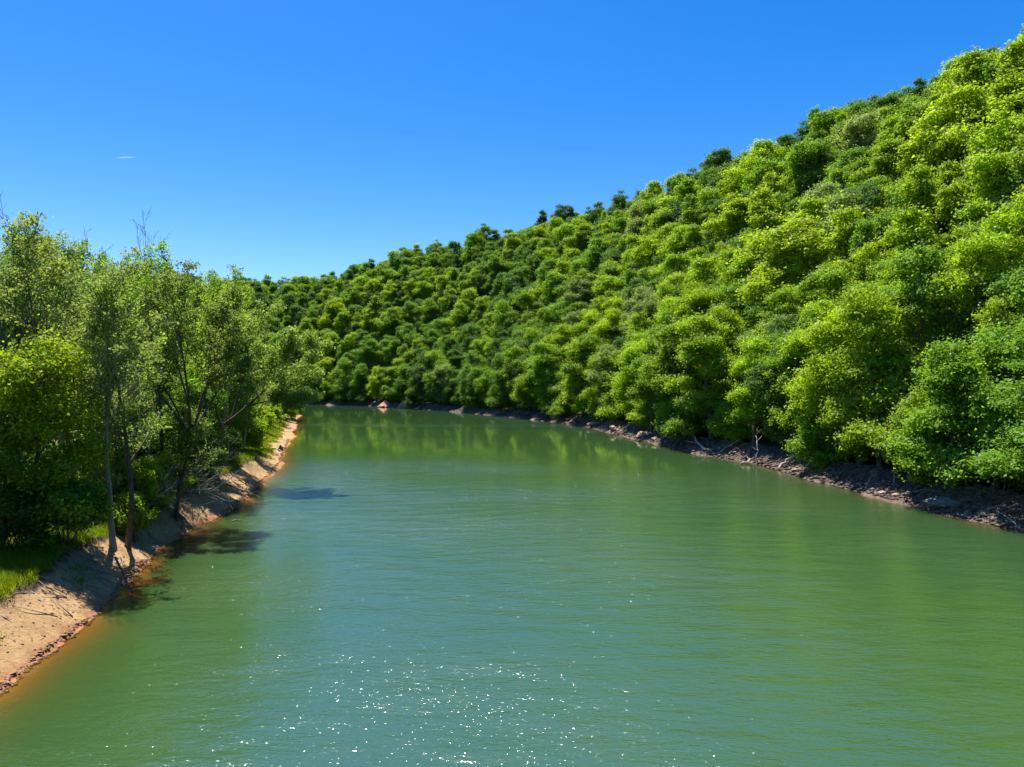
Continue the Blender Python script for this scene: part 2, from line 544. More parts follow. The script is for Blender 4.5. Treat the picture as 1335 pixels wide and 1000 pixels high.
# wind: a rippled reach in front, a sheltered calm reach beyond, thin cat's-paw streaks across it, calmer under the right bank
rip_edge = 104 + 16 * fbm(WX / 30, WX * 0 + 3.3, 7, 2) - 0.35 * WX
calm = sstep(-24, 16, WY - rip_edge)
streak = np.exp(-((WY - 186 - 6 * vnoise(WX / 25, WX * 0, 4)) / 6.0) ** 2) * 0.55 + np.exp(-((WY - 139 - 5 * vnoise(WX / 18, WX * 0, 5)) / 2.5) ** 2) * 0.22 * sstep(10, -25, WX)
calm = calm * (1 - streak)
sh = np.maximum(dl, dr)
calm = np.maximum(calm, 0.55 * sstep(-14, -1, dr))
calm = np.maximum(calm, 0.6 * sstep(-6, -0.5, dl))
calm = np.clip(calm, 0, 0.985)
wo = link('water', grid_mesh('water', wx, wy, np.zeros_like(WX), {'depth': depth, 'calm': calm, 'chop': 0.70 + 0.30 / (1 + np.clip(WY - 30, 0, 1e4) / 30)}, M['water'], keep=(sh < 3)))
wo['kind'] = 'structure'

# ------------------------------------------------------------------ tree prototypes
UP = np.array([0, 0, 1.0])


def rot_away(rng, d, ang):
    d = d / np.linalg.norm(d)
    r = rng.normal(size=3); p = np.cross(d, r); p /= np.linalg.norm(p)
    return d * math.cos(ang) + p * math.sin(ang)


def grow(rng, p, d, L, r, lev, prm, branches, tips):
    ns = max(3, int(L / prm['seg'][lev]))
    pts = [p.copy()]; rad = [r]
    d = d / np.linalg.norm(d)
    for i in range(ns):
        d = d + rng.normal(size=3) * prm['wig'][lev] + UP * prm['trop'][lev]
        d /= np.linalg.norm(d)
        p = p + d * L / ns
        pts.append(p.copy()); rad.append(r * (1 - (i + 1) / ns * prm['taper'][lev]))
    branches.append((pts, rad, lev))
    last = len(prm['n']) - 1
    if lev >= last:
        for i in range(1, len(pts)):
            tips.append((pts[i], d))
        return
    n = prm['n'][lev]
    for k in range(n):
        t = prm['t0'][lev] + (1 - prm['t0'][lev]) * ((k + rng.random()) / n)
        x = t * ns; i = min(int(x), ns - 1); f = x - i
        q = pts[i] * (1 - f) + pts[i + 1] * f
        dd = pts[i + 1] - pts[i]
        nd = rot_away(rng, dd, prm['ang'][lev] * (0.7 + 0.6 * rng.random()) * (1.15 - 0.45 * t))
        grow(rng, q, nd, L * prm['len'][lev] * (1.15 - 0.6 * t) * (0.75 + 0.5 * rng.random()), rad[i] * 0.62, lev + 1, prm, branches, tips)


def skeleton_tree(name, seed, stems, prm, per_tip, spread, size, bark, roots=0, leaf_up=0.55, drop=1.0):
    """stems: list of (start, dir, length, radius). Returns trunk mesh, crown mesh"""
    rng = np.random.default_rng(seed)
    br, tips = [], []
    for (p, d, L, r) in stems:
        grow(rng, np.array(p, float), np.array(d, float), L, r, 0, prm, br, tips)
    T = Tubes()
    for pts, rad, lev in br:
        if lev == 0:
            rad = list(rad); rad[0] *= 1.35
        T.add(pts, [max(q, 0.012) for q in rad], (7, 5, 4, 3, 3)[lev], cap=(lev < 2))
    for k in range(roots):
        a = 2 * math.pi * (k + rng.random()) / roots
        R0 = stems[0][3]
        pts = [np.array([math.cos(a) * R0 * 0.4, math.sin(a) * R0 * 0.4, 0.35])]
        for j in range(5):
            pts.append(pts[-1] + np.array([math.cos(a) * 0.32, math.sin(a) * 0.32, -0.20 - 0.05 * j]) + rng.normal(size=3) * 0.07)
        T.add(pts, [R0 * 0.5 * (1 - 0.16 * j) for j in range(6)], 5)
    trunk = T.mesh(name + '_trunk', M[bark])
    crown = None
    if per_tip:
        tp = np.array([t[0] for t in tips])
        tp = tp[rng.random(len(tp)) < drop]
        # sprays: leaves of one tip share a tilt, so the light breaks up in clusters
        tilt = rng.normal(size=(len(tp), 3)) * 0.5 + UP * leaf_up
        cen = np.repeat(tp, per_tip, 0); nor = np.repeat(tilt, per_tip, 0)
        cen = cen + rng.normal(size=cen.shape) * np.array([1, 1, 0.7]) * spread
        nor = nor + rng.normal(size=nor.shape) * 0.45
        cen[:, 2] = np.maximum(cen[:, 2], 0.15)
        crown = leaves(name + '_crown', cen, nor, size * rng.uniform(0.6, 1.3, len(cen)), rng, M['leaf'])
    return trunk, crown


def clump_tree(name, seed, H, R, base, n_clump, per, size, bark, prof='oval', rc=(0.20, 0.36), lop=0.25, flat=0.58):
    """A dense broadleaf: trunk and limbs, crown of leaf clumps"""
    rng = np.random.default_rng(seed)
    T = Tubes()
    pts = [np.array([0, 0, -0.6])]; x = np.zeros(3)
    for i in range(8):
        pts.append(np.array([0.0, 0, 0]) + np.array([rng.normal() * 0.12 * i * 0.5, rng.normal() * 0.12 * i * 0.5, H * 0.9 * (i + 0.3) / 8]))
    r0 = 0.016 * H
    T.add(pts, [r0 * 1.4, r0] + [r0 * (1 - 0.115 * i) for i in range(1, 8)], 7)

    def radius(u):
        if prof == 'oval':
            return np.sqrt(np.clip(1 - (2 * u - 0.92) ** 2 / 1.12, 0.02, 1))
        if prof == 'cone':
            return np.clip((1 - u) ** 0.62, 0.06, 1) * sstep(-0.25, 0.12, u)
        if prof == 'dome':
            return np.sqrt(np.clip(1 - (u * 1.04) ** 2.2, 0.02, 1)) * (0.72 + 0.28 * sstep(0, 0.25, u))
        return np.clip((1 - u) ** 0.75 * 1.12, 0.08, 1) * sstep(-0.2, 0.15, u)      # skirt: wide at the foot

    lobes = rng.normal(size=(7, 2))
    cs = []
    n_clump = int(n_clump * 1.7); rc = (rc[0] * 0.66, rc[1] * 0.80)
    # the crown is carried by several big limbs: each ends in a lobe of its own, of its own size
    nl = int(rng.integers(6, 10)) if H < 15 or base > 3 else int(rng.integers(9, 14))
    LB = []
    for k in range(nl):
        u = (k + rng.uniform(0.15, 0.85)) / nl
        a = k * 2.4 + rng.uniform(-0.7, 0.7)
        q = rng.uniform(0.80, 1.22) + lop * 0.5 * math.sin(a * 2 + lobes[0, 0] * 3)
        rr = R * float(radius(np.array(u))) * q * (rng.uniform(0.26, 0.62) if base > 3 else rng.uniform(0.30, 0.74))
        if k == nl - 1:
            rr *= 0.4
        lr = R * (rng.uniform(0.36, 0.62) if base > 3 else rng.uniform(0.30, 0.56)) * (0.72 + 0.28 * float(radius(np.array(u))))
        c = np.array([math.cos(a) * rr, math.sin(a) * rr, base + (H - base) * (0.06 + 0.86 * u)])
        LB.append((c, lr))
        z0 = max(base * 0.6, c[2] - rr * 0.9 - 0.5)
        st = np.array([0, 0, min(z0, H * 0.85)])
        mid = (st + c) / 2 + np.array([0, 0, -0.06 * rr]) + rng.normal(size=3) * 0.15
        T.add([st, mid, c], [r0 * 0.4, r0 * 0.24, r0 * 0.08], 4, cap=False)
    wts = np.array([l[1] ** 2 for l in LB]); wts /= wts.sum()
    for k in range(n_clump):
        c0, lr = LB[int(rng.choice(nl, p=wts))]
        d = rng.normal(size=3); d[2] = abs(d[2]) * 1.15 - 0.5
        d /= np.linalg.norm(d)
        c = c0 + d * lr * rng.uniform(0.62, 1.04) * np.array([1, 1, 0.85])
        cs.append((c, R * (rc[0] * 0.62 + (rc[1] * 1.15 - rc[0] * 0.62) * rng.random() ** 1.8)))
    cen, nor = [], []
    for c, rad in cs:
        n = int(per * (rad / (R * 0.5 * (rc[0] + rc[1]))) ** 1.6)
        d = rng.normal(size=(n, 3)); d[:, 2] = np.abs(d[:, 2]) * 1.1 - 0.45
        d /= np.linalg.norm(d, axis=1, keepdims=True)
        rr = rad * (0.45 + 0.62 * rng.random(n) ** 0.45)
        # sub-sprays break the dome up
        wob = 1 + 0.22 * np.sin(d[:, 0] * 5 + c[0] * 3) * np.sin(d[:, 1] * 5 + c[1] * 3)
        p = c + d * (rr * wob)[:, None] * np.array([1.1, 1.1, flat])
        cen.append(p)
        nor.append(d * np.array([0.7, 0.7, 0.8]) + UP * 0.55 + rng.normal(size=(n, 3)) * 0.48)
    cen = np.concatenate(cen); nor = np.concatenate(nor)
    cen = cen + rng.normal(size=cen.shape) * np.where(rng.random(len(cen)) < 0.42, 0.48, 0.13)[:, None]
    cen[:, 2] = np.maximum(cen[:, 2], 0.1)
    return T.mesh(name + '_trunk', M[bark]), leaves(name + '_crown', cen, nor, size * rng.uniform(0.55, 1.35, len(cen)), rng, M['leaf'])


PROTO = {}
# hill trees: seen from above and the side, crowns in a closed canopy
for i, (H, R, n, rc, prof) in enumerate([(20, 5.6, 62, (0.22, 0.36), 'dome'), (21, 5.0, 58, (0.22, 0.38), 'oval'), (19, 6.2, 74, (0.18, 0.33), 'dome'),
                                         (20, 5.2, 54, (0.24, 0.40), 'oval'), (22, 5.8, 78, (0.17, 0.31), 'oval'), (18, 5.4, 52, (0.24, 0.42), 'dome'),
                                         (23, 4.4, 60, (0.20, 0.36), 'cone'), (21, 6.0, 84, (0.16, 0.36), 'oval')]):
    PROTO['hill', i] = clump_tree('hill', 100 + i, H, R, 3.2, n, 195, 0.235, 'bark', prof, rc, (0.25, 0.42)[i % 2], 0.62)
# edge trees over the right bank: foliage down to the ground, finer leaves
for i, (H, R, n, rc, prof, base) in enumerate([(18, 5.2, 125, (0.17, 0.29), 'oval', 1.0), (16, 5.6, 120, (0.16, 0.29), 'skirt', 0.4), (20, 5.0, 130, (0.16, 0.27), 'oval', 1.6),
                                               (17, 5.8, 120, (0.18, 0.30), 'dome', 1.0), (9, 4.4, 84, (0.18, 0.32), 'skirt', 0.3), (19, 4.6, 120, (0.16, 0.30), 'oval', 0.8)]):
    PROTO['shore', i] = clump_tree('shore', 200 + i, H, R, base, n, 210, 0.165, 'bark', prof, rc, 0.3, 0.40)
# bushy young maples of the left bank
for i in range(2):
    PROTO['bushy', i] = clump_tree('bushy', 300 + i, 13, 4.2, 0.8, 95, 190, 0.115, 'bark', 'oval', (0.15, 0.30), 0.3, 0.46)
# slender airy trees of the left grove
AIRY = dict(n=[17, 6, 4, 0], t0=[0.36, 0.2, 0.2, 0], ang=[0.85, 0.75, 0.7, 0], len=[0.30, 0.42, 0.5, 0], seg=[1.2, 0.7, 0.45, 0.3],
            wig=[0.045, 0.13, 0.18, 0.2], trop=[0.01, 0.07, 0.03, 0.0], taper=[0.9, 0.85, 0.85, 0.8])
for i in range(5):
    rg = np.random.default_rng(400 + i)
    prm = dict(AIRY); prm['n'] = [15 + i, 6, 4, 0]
    PROTO['airy', i] = skeleton_tree('airy', 410 + i, [((0, 0, -0.5), (rg.normal() * 0.07, rg.normal() * 0.07, 1), 18.5, 0.235)], prm, 11, 0.27, 0.115, ('bark', 'pale_bark')[i % 2], drop=0.5)
# the forked many-stemmed tree at the lip of the clay bank
FORK = dict(AIRY); FORK['n'] = [9, 6, 4, 0]; FORK['t0'] = [0.4, 0.2, 0.2, 0]; FORK['len'] = [0.36, 0.42, 0.5, 0]
PROTO['fork', 0] = skeleton_tree('fork', 501, [((0, 0, -0.5), (0.20, 0, 1), 8.6, 0.26)] + [((1.45, 0.0, 6.8), (a, b, 1), L, 0.14) for a, b, L in
                                 [(-0.70, 0.2, 11), (-0.46, -0.25, 12), (-0.24, 0.3, 13), (-0.05, -0.2, 12.5), (0.10, 0.3, 12), (0.24, -0.1, 11), (0.42, 0.35, 8)]],
                                 FORK, 12, 0.27, 0.115, 'bark', roots=7, drop=0.52)
# the tree that leans out over the water at the end of the grove
LEAN = dict(AIRY); LEAN['n'] = [11, 6, 4, 0]; LEAN['t0'] = [0.45, 0.2, 0.2, 0]; LEAN['len'] = [0.38, 0.42, 0.5, 0]; LEAN['trop'] = [0.006, 0.05, 0.02, -0.01]
PROTO['lean', 0] = skeleton_tree('lean', 601, [((0, 0, -0.4), (0.16, 0.1, 1), 15.5, 0.26), ((0.85, 0.1, 4.4), (1.2, 0.0, 0.9), 11.5, 0.17), ((0.6, 0.0, 3.6), (-0.2, -0.2, 1), 12.5, 0.17),
                                               ((3.0, 0.1, 6.3), (1.5, -0.2, 0.42), 7.0, 0.10)], LEAN, 12, 0.30, 0.12, 'bark', roots=5)
# dead trees
BARE = dict(n=[8, 4, 3, 0], t0=[0.55, 0.25, 0.2, 0], ang=[0.5, 0.55, 0.5, 0], len=[0.28, 0.5, 0.5, 0], seg=[1.5, 0.8, 0.5, 0.4], wig=[0.03, 0.10, 0.12, 0.12],
            trop=[0.01, 0.06, 0.03, 0.02], taper=[0.85, 0.85, 0.85, 0.8])
for i in range(2):
    PROTO['bare', i] = skeleton_tree('bare', 700 + i, [((0, 0, -0.5), (0.03, 0, 1), 20, 0.17)], BARE, 0, 0, 0, 'dead_wood')
# low growth
SHRUB = dict(n=[6, 5, 0], t0=[0.25, 0.2, 0], ang=[0.7, 0.7, 0], len=[0.45, 0.5, 0], seg=[0.35, 0.25, 0.2], wig=[0.10, 0.16, 0.2], trop=[0.06, 0.05, 0.02], taper=[0.85, 0.85, 0.8])
for i in range(3):
    rg = np.random.default_rng(800 + i)
    PROTO['shrub', i] = skeleton_tree('shrub', 810 + i, [((rg.normal() * 0.15, rg.normal() * 0.15, -0.1), (rg.normal() * 0.45, rg.normal() * 0.45, 1), 1.9 + 0.5 * rg.random(), 0.03) for k in range(7)],
                                      SHRUB, 20, 0.16, 0.075, 'bark')
# grey dead brush
BRUSH = dict(n=[7, 5, 0], t0=[0.2, 0.2, 0], ang=[0.7, 0.7, 0], len=[0.5, 0.5, 0], seg=[0.5, 0.35, 0.25], wig=[0.08, 0.12, 0.15], trop=[-0.02, 0.0, 0.0], taper=[0.85, 0.85, 0.8])
for i in range(2):
    rg = np.random.default_rng(850 + i)
    PROTO['brush', i] = skeleton_tree('brush', 860 + i, [((0, 0, 0.05), (rg.normal() * 0.9, rg.normal() * 0.5, 0.7), 3.8, 0.04) for k in range(5)], BRUSH, 0, 0, 0, 'dead_wood')

LEAVES_FROM = {}


def plant(kind, var, name, x, y, scale, rz, tone, label, cat, group=None, z=None, sz=None, rot=(0, 0), sink=0.0, sx=None):
    tr, cr = PROTO[kind, var]
    z = gz(x, y) if z is None else z
    o = empty(name, (x, y, z - sink), rz, (sx or scale, scale, sz or scale), rot)
    tag(o, label, cat, group)
    link('trunk' if kind not in ('shrub', 'brush') else 'stem', tr, o)
    if cr is not None:
        c = link('crown' if kind != 'shrub' else 'foliage', cr, o)
        t = TONE[tone]
        rr = random.Random(name + label + str(x))
        v = rr.uniform(0.88, 1.14)
        c.color = (t[0] * v * rr.uniform(0.93, 1.08), t[1] * v, t[2] * v, 1)
        LEAVES_FROM.setdefault((kind, var), (o, c))
    return o


ORD = ['', 'first', 'second', 'third', 'fourth', 'fifth', 'sixth', 'seventh', 'eighth', 'ninth', 'tenth', 'eleventh', 'twelfth', 'thirteenth', 'fourteenth', 'fifteenth',
       'sixteenth', 'seventeenth', 'eighteenth', 'nineteenth', 'twentieth'] + ['twenty-' + k for k in ('first', 'second', 'third', 'fourth', 'fifth', 'sixth', 'seventh', 'eighth', 'ninth')]

# ------------------------------------------------------------------ hillside trees
LAND = [(452, 'the far bend of the dark bank'), (505, 'the broader reddish earth mound'), (545, 'the pointed reddish earth mound'), (600, 'the first tangle of bank driftwood'),
        (660, 'the grey log on the far bank'), (725, 'the heap of dark driftwood'), (785, 'the tan rock ledge'), (845, 'the split tan boulder'), (905, 'the curved bleached stump'),
        (945, 'the slanting grey pole'), (988, 'the white forked pole'), (1030, 'the bleached root ball'), (1085, 'the arching dark branch'),
        (1165, 'the thin upright snag'), (1240, 'the grey rock slab'), (1310, 'the rubble at the frame edge')]
rng = np.random.default_rng(7)
cand = []
# a row along the right bank
acc = 0.0
pl = RIGHT[2:-1]
for (x0, y0), (x1, y1) in zip(pl[:-1], pl[1:]):
    L = math.hypot(x1 - x0, y1 - y0); tx, ty = (x1 - x0) / L, (y1 - y0) / L
    pos = acc
    while pos < L:
        off = 3.9 + rng.uniform(-0.8, 1.6)
        cand.append([x0 + tx * pos + ty * off, y0 + ty * pos - tx * off, 'shore'])
        pos += rng.uniform(4.2, 6.8)
    acc = pos - L
sp = 6.9
for i in range(-60, 50):
    for j in range(-10, 100):
        x = (i + 0.5 * (j % 2)) * sp + rng.uniform(-1, 1) * 2.3; y = j * sp * 0.88 + rng.uniform(-1, 1) * 2.3
        cand.append([x, y, 'hill'])
cx = np.array([c[0] for c in cand]); cy = np.array([c[1] for c in cand])
cz, cdl, cdr = ground(cx, cy)
ok = (np.array([c[2] == 'shore' for c in cand])) | ((cdr > 9.5) & (cdr < 235))
ok &= np.hypot(cx, cy) < 720
trees = []
tone_field = fbm(cx / 45, cy / 45, 61, 3)
for i in np.nonzero(ok)[0]:
    kind = cand[i][2]
    x, y, z, d = cx[i], cy[i], cz[i], cdr[i]
    if kind == 'hill' and d < 24 and y < 330:
        k = ('shore', int(rng.choice([0, 2, 3, 5])))
        s = rng.uniform(0.85, 1.15)
    elif kind == 'shore':
        k = ('shore', int(rng.choice([0, 1, 2, 3, 4, 4, 5])))
        s = rng.uniform(0.80, 1.22)
    else:
        k = ('hill', int(rng.integers(0, 8)))
        s = rng.choice([0.78, 0.95, 1.08, 1.25, 1.45], p=[.2, .28, .26, .17, .09]) * rng.uniform(0.93, 1.07) * (0.80 if y > 290 else 0.92)
    e = tone_field[i] * 1.5 + rng.normal() * 0.55 + 0.30 * (x > 0) - 0.35 * (z > 62) - 0.10 * (y > 330) - 0.10 * (y > 430) + 0.42
    tone = 'yellow-green' if e > 0.85 else 'bright green' if e > 0.2 else 'mid green' if e > -0.35 else 'deep green' if e > -0.85 else 'dark green'
    if rng.random() < 0.06:
        tone = 'grey-green'
    if y < 135 and x > 20 and tone in ('dark green', 'deep green'):
        tone = ('mid green', 'grey-green', 'bright green')[int(rng.integers(0, 3))]
    trees.append(dict(x=x, y=y, z=z, d=d, k=k, s=s, sx=s * rng.uniform(0.88, 1.22), tilt=(rng.normal() * 0.05, rng.normal() * 0.05), sz=min(s, 1.2) ** 0.8 * rng.uniform(0.9, 1.14), rz=rng.uniform(0, 6.28), tone=tone, row=kind))
# which of them show, and how large: a coarse depth buffer of crowns over the frame
WB, HB = 334, 250
buf = np.full((HB, WB), -1)
HT = {('hill', i): h for i, h in enumerate([20, 21, 19, 20, 22, 18, 23, 21])} | {('shore', i): h for i, h in enumerate([18, 16, 20, 17, 9, 19])}
# (the ground in front hides little; the ridge hides the far side)
order = sorted(range(len(trees)), key=lambda i: math.hypot(trees[i]['x'], trees[i]['y']))
for i in order:
    t = trees[i]
    t['share'] = 0
    if t['y'] < 15:
        continue
    h = HT[t['k']] * t['sz']; lo = (3.2 if t['k'][0] == 'hill' else 1) * t['sz']
    px, p1 = proj(t['x'], t['y'], t['z'] + h); _, p0 = proj(t['x'], t['y'], t['z'] + lo)
    rr = 5.3 * t['s'] * F / t['y'] / 4; px /= 4; p0 /= 4; p1 /= 4
    t['px'], t['py'] = px * 4, (p0 + p1) * 2
    c = (p0 + p1) / 2; ry = (p0 - p1) / 2
    x0, x1 = max(0, int(px - rr)), min(WB, int(px + rr) + 2); y0, y1 = max(0, int(c - ry)), min(HB, int(c + ry) + 2)
    if x0 >= x1 or y0 >= y1:
        continue
    yy, xx = np.mgrid[y0:y1, x0:x1]
    mk = ((xx + 0.5 - px) / rr) ** 2 + ((yy + 0.5 - c) / ry) ** 2 < 1
    sub = buf[y0:y1, x0:x1]
    w = mk & (sub < 0)
    sub[w] = i
    t['share'] = int(w.sum())
    if t['share']:
        t['top'] = float(yy[w].min() * 4)
N_HILL = 258
single = sorted([i for i in range(len(trees)) if trees[i]['share'] > 0 and trees[i].get('px', 0) > 400], key=lambda i: -trees[i]['share'])[:N_HILL]
sset = set(single)
# labels: the landmark on the bank below, and the place counted uphill from it
cols = {}
for i in single:
    c = min(range(len(LAND)), key=lambda k: abs(LAND[k][0] - trees[i]['px']))
    cols.setdefault(c, []).append(i)
for c, members in cols.items():
    members.sort(key=lambda i: -trees[i]['py'])
    for r, i in enumerate(members):
        t = trees[i]
        if r == 0:
            lab = f"{t['tone']} broadleaf tree just above {LAND[c][1]}"
        elif r == len(members) - 1:
            lab = f"{t['tone']} tree, topmost crown up the slope from {LAND[c][1]}"
        else:
            lab = f"{t['tone']} tree, {ORD[r + 1]} crown up the slope from {LAND[c][1]}"
        nm = 'shore_tree' if t['row'] == 'shore' else 'hillside_tree'
        lean = (0, 0)
        plant(t['k'][0], t['k'][1], nm, t['x'], t['y'], t['s'], t['rz'], t['tone'], lab, 'tree', 'trees on the wooded hillside', z=t['z'] - 0.3, sz=t['sz'], rot=t['tilt'], sx=t['sx'])
rest = [t for i, t in enumerate(trees) if i not in sset]
rest = [t for t in rest if t['share'] > 0 or (t['y'] > -60 and t['d'] < 200 and t['x'] < 330 and t['y'] < 640)]
keys = sorted({t['k'] for t in rest})
me = bpy.data.meshes.new('hillside_forest')
me.from_pydata([(t['x'], t['y'], t['z'] - 0.3) for t in rest], [], [])
for nm, typ, vals in (('variant', 'INT', [keys.index(t['k']) for t in rest]), ('turn', 'FLOAT_VECTOR', [(*t['tilt'], t['rz']) for t in rest]), ('size', 'FLOAT_VECTOR', [(t['sx'], t['s'], t['sz']) for t in rest])):
    a = me.attributes.new(nm, typ, 'POINT')
    if typ == 'INT':
        a.data.foreach_set('value', vals)
    else:
        a.data.foreach_set('vector', np.array(vals, dtype=np.float32).ravel())
fo = link('hillside_forest', me); fo['kind'] = 'stuff'; fo['label'] = 'closed canopy of smaller, farther trees covering the wooded hill'
ng = bpy.data.node_groups.new('forest', 'GeometryNodeTree')
ng.interface.new_socket('Geometry', in_out='INPUT', socket_type='NodeSocketGeometry')
ng.interface.new_socket('Geometry', in_out='OUTPUT', socket_type='NodeSocketGeometry')
b = NB(ng)
gi = b.n('NodeGroupInput'); gout = b.n('NodeGroupOutput'); jn = b.n('GeometryNodeJoinGeometry')
b.l(jn.outputs[0], gout.inputs[0])
na = lambda nm, ty: (lambda nd: (setattr(nd, 'data_type', ty), setattr(nd.inputs['Name'], 'default_value', nm), next(o for o in nd.outputs if o.enabled and o.name == 'Attribute'))[2])(b.n('GeometryNodeInputNamedAttribute'))
av, at_, as_ = na('variant', 'INT'), na('turn', 'FLOAT_VECTOR'), na('size', 'FLOAT_VECTOR')
for k, key in enumerate(keys):
    if key not in LEAVES_FROM:
        continue
    cr = LEAVES_FROM[key][1]
    tr = next(o for o in LEAVES_FROM[key][0].children if o.name.startswith('trunk'))
    oc = b.n('GeometryNodeObjectInfo'); oc.inputs['Object'].default_value = cr; oc.transform_space = 'ORIGINAL'
    ot = b.n('GeometryNodeObjectInfo'); ot.inputs['Object'].default_value = tr; ot.transform_space = 'ORIGINAL'
    sm = b.n('GeometryNodeSetMaterial'); sm.inputs['Material'].default_value = M['forest_leaf']; b.l(oc.outputs['Geometry'], sm.inputs[0])
    j = b.n('GeometryNodeJoinGeometry'); b.l(sm.outputs[0], j.inputs[0]); b.l(ot.outputs['Geometry'], j.inputs[0])
    cmp = b.n('FunctionNodeCompare', data_type='INT', operation='EQUAL')
    ins = [s for s in cmp.inputs if s.enabled]
    b.l(av, ins[0]); ins[1].default_value = k
    ip = b.n('GeometryNodeInstanceOnPoints'); b.l(gi.outputs[0], ip.inputs['Points']); b.l(j.outputs[0], ip.inputs['Instance'])
    b.l(cmp.outputs[0], ip.inputs['Selection']); b.l(at_, ip.inputs['Rotation']); b.l(as_, ip.inputs['Scale'])
    b.l(ip.outputs[0], jn.inputs[0])
md = fo.modifiers.new('forest', 'NODES'); md.node_group = ng
# woods behind the left grove, inland
ri = np.random.default_rng(91)
ip = []
for i in range(-40, -4):
    for j in range(2, 33):
        x, y = i * 7.5 + ri.uniform(-2.5, 2.5), j * 7.5 + ri.uniform(-2.5, 2.5)
        d = float(shore([x], [y])[0][0])
        if d > 6 and y > 24 and (x < -0.74 * y - 6 or (y > 125 and d > 14)):
            ip.append((x, y, gz(x, y) - 0.2, int(ri.integers(0, len(keys))), ri.uniform(0, 6.28), ri.uniform(0.72, 0.98)))
me = bpy.data.meshes.new('inland_woods'); me.from_pydata([p[:3] for p in ip], [], [])
for nm, typ, vals in (('variant', 'INT', [p[3] for p in ip]), ('turn', 'FLOAT_VECTOR', [(0, 0, p[4]) for p in ip]), ('size', 'FLOAT_VECTOR', [(p[5],) * 3 for p in ip])):
    a = me.attributes.new(nm, typ, 'POINT')
    a.data.foreach_set('value' if typ == 'INT' else 'vector', np.array(vals, dtype=np.int32 if typ == 'INT' else np.float32).ravel())
iw = link('inland_woods', me); iw['kind'] = 'stuff'; iw['label'] = 'woods farther inland behind the left bank grove'
iw.modifiers.new('forest', 'NODES').node_group = ng
print('hill trees', len(trees), 'single', len(single), 'rest', len(rest), 'cols', {k: len(v) for k, v in cols.items()})

# ------------------------------------------------------------------ left bank trees
GR = 'trees of the left bank grove'


def left_tree(kind, var, px, Y, topy, tone, label, rz=0.0, name='grove_tree', cat='tree', x=None, group=GR, base_h=None, wide=1.0):
    x = at(px, Y); z = gz(x, Y)
    h = CAMZ + (HY - topy) / F * Y - z
    H0 = {'airy': 20.8, 'bushy': 13.6, 'fork': 21.5, 'bare': 21.5, 'lean': 17.0, 'shore': [18, 16, 20, 17, 9, 19][var] if kind == 'shore' else 0}[kind]
    s = h / H0
    return plant(kind, var, name, x, Y, s * wide, rz, tone, label, cat, group, z=z, sz=s)


left_tree('bushy', 0, 50, 41, 432, 'yellow-green', 'bushy yellow-green maple in front of the grove, above the grassy lip', 0.4, wide=1.05)
left_tree('bushy', 1, 4, 40, 520, 'mid green', 'low bushy maple cut by the frame edge, beside the taller bushy maple', 2.1)
left_tree('bushy', 0, 150, 52, 470, 'grey-green', 'grey-green young maple behind the twin trunks on the bank', 3.3, wide=0.9)
left_tree('airy', 0, 110, 48, 305, 'olive green', 'tall slender tree with a straight dark trunk right of the bushy maple', 0.2)
left_tree('airy', 1, 148, 45, 345, 'grey-green', 'thin leaning tree, nearer the water of two trunks sharing the dark bank', 1.0)
left_tree('airy', 2, 166, 46.5, 360, 'olive green', 'straight thin tree, right one of two trunks sharing the dark bank', 2.0)
left_tree('fork', 0, 227, 57, 348, 'olive green', 'many-stemmed forked tree fanning out from the lip of the clay bank', 0.0)
left_tree('lean', 0, 283, 80, 398, 'olive green', 'tree leaning far out over the water at the end of the grove', -0.1, name='leaning_tree', wide=1.0)
left_tree('bare', 0, 186, 70, 292, 'mid green', 'bare dead tree standing above the grove with grey twigs', 0.5, name='dead_tree', cat='dead tree', group=None)
left_tree('bare', 1, 122, 62, 315, 'mid green', 'smaller bare dead treetop beside the gap in the grove skyline', 1.5, name='dead_tree', cat='dead tree', group=None)
left_tree('bare', 1, 25, 56, 277, 'mid green', 'twiggy dead top at the highest point of the grove', 3.0, name='dead_tree', cat='dead tree', group=None)
left_tree('airy', 3, -12, 52, 282, 'grey-green', 'tall airy tree at the frame edge, highest crown of the grove', 0.9)
left_tree('airy', 4, 22, 55, 290, 'olive green', 'tall airy tree rising behind the bushy maple, second from the frame edge', 0.9)
left_tree('airy', 1, 75, 57, 300, 'grey-green', 'airy grey-green tree on the grove skyline left of the straight dark trunk', 4.1)
left_tree('bushy', 1, 250, 66, 478, 'mid green', 'dense young maple under the fanning stems of the forked tree', 1.2)
left_tree('bushy', 0, 300, 98, 455, 'bright green', 'rounded young maple on the bank below the leaning tree', 5.0)
left_tree('bushy', 1, 322, 150, 462, 'bright green', 'leafy maple between the leaning tree and the sandy spit', 2.2)
left_tree('airy', 2, 366, 176, 470, 'mid green', 'small slim tree standing alone at the back of the sandy spit', 2.2)
left_tree('bushy', 0, 372, 205, 475, 'mid green', 'dark bushy tree at the far end of the left bank', 0.3)
fill = [(190, 62, 330), (215, 66, 322), (243, 70, 328), (268, 74, 345), (300, 86, 362), (330, 98, 385), (352, 112, 405), (60, 66, 310), (98, 70, 318),
        (140, 74, 335), (170, 80, 335), (-25, 60, 300), (20, 74, 300), (45, 84, 315), (120, 90, 335), (205, 88, 340), (250, 92, 345), (282, 100, 365),
        (318, 118, 398), (160, 100, 345), (80, 100, 330), (0, 95, 320), (340, 150, 440), (300, 140, 400), (260, 125, 370), (225, 110, 355), (130, 120, 350),
        (40, 120, 345), (180, 130, 360)]
rg = random.Random(5)
front = ['behind the forked tree', 'behind the leaning tree', 'behind the bushy maple', 'behind the twin trunks', 'behind the straight dark trunk']
seen_lab = {}
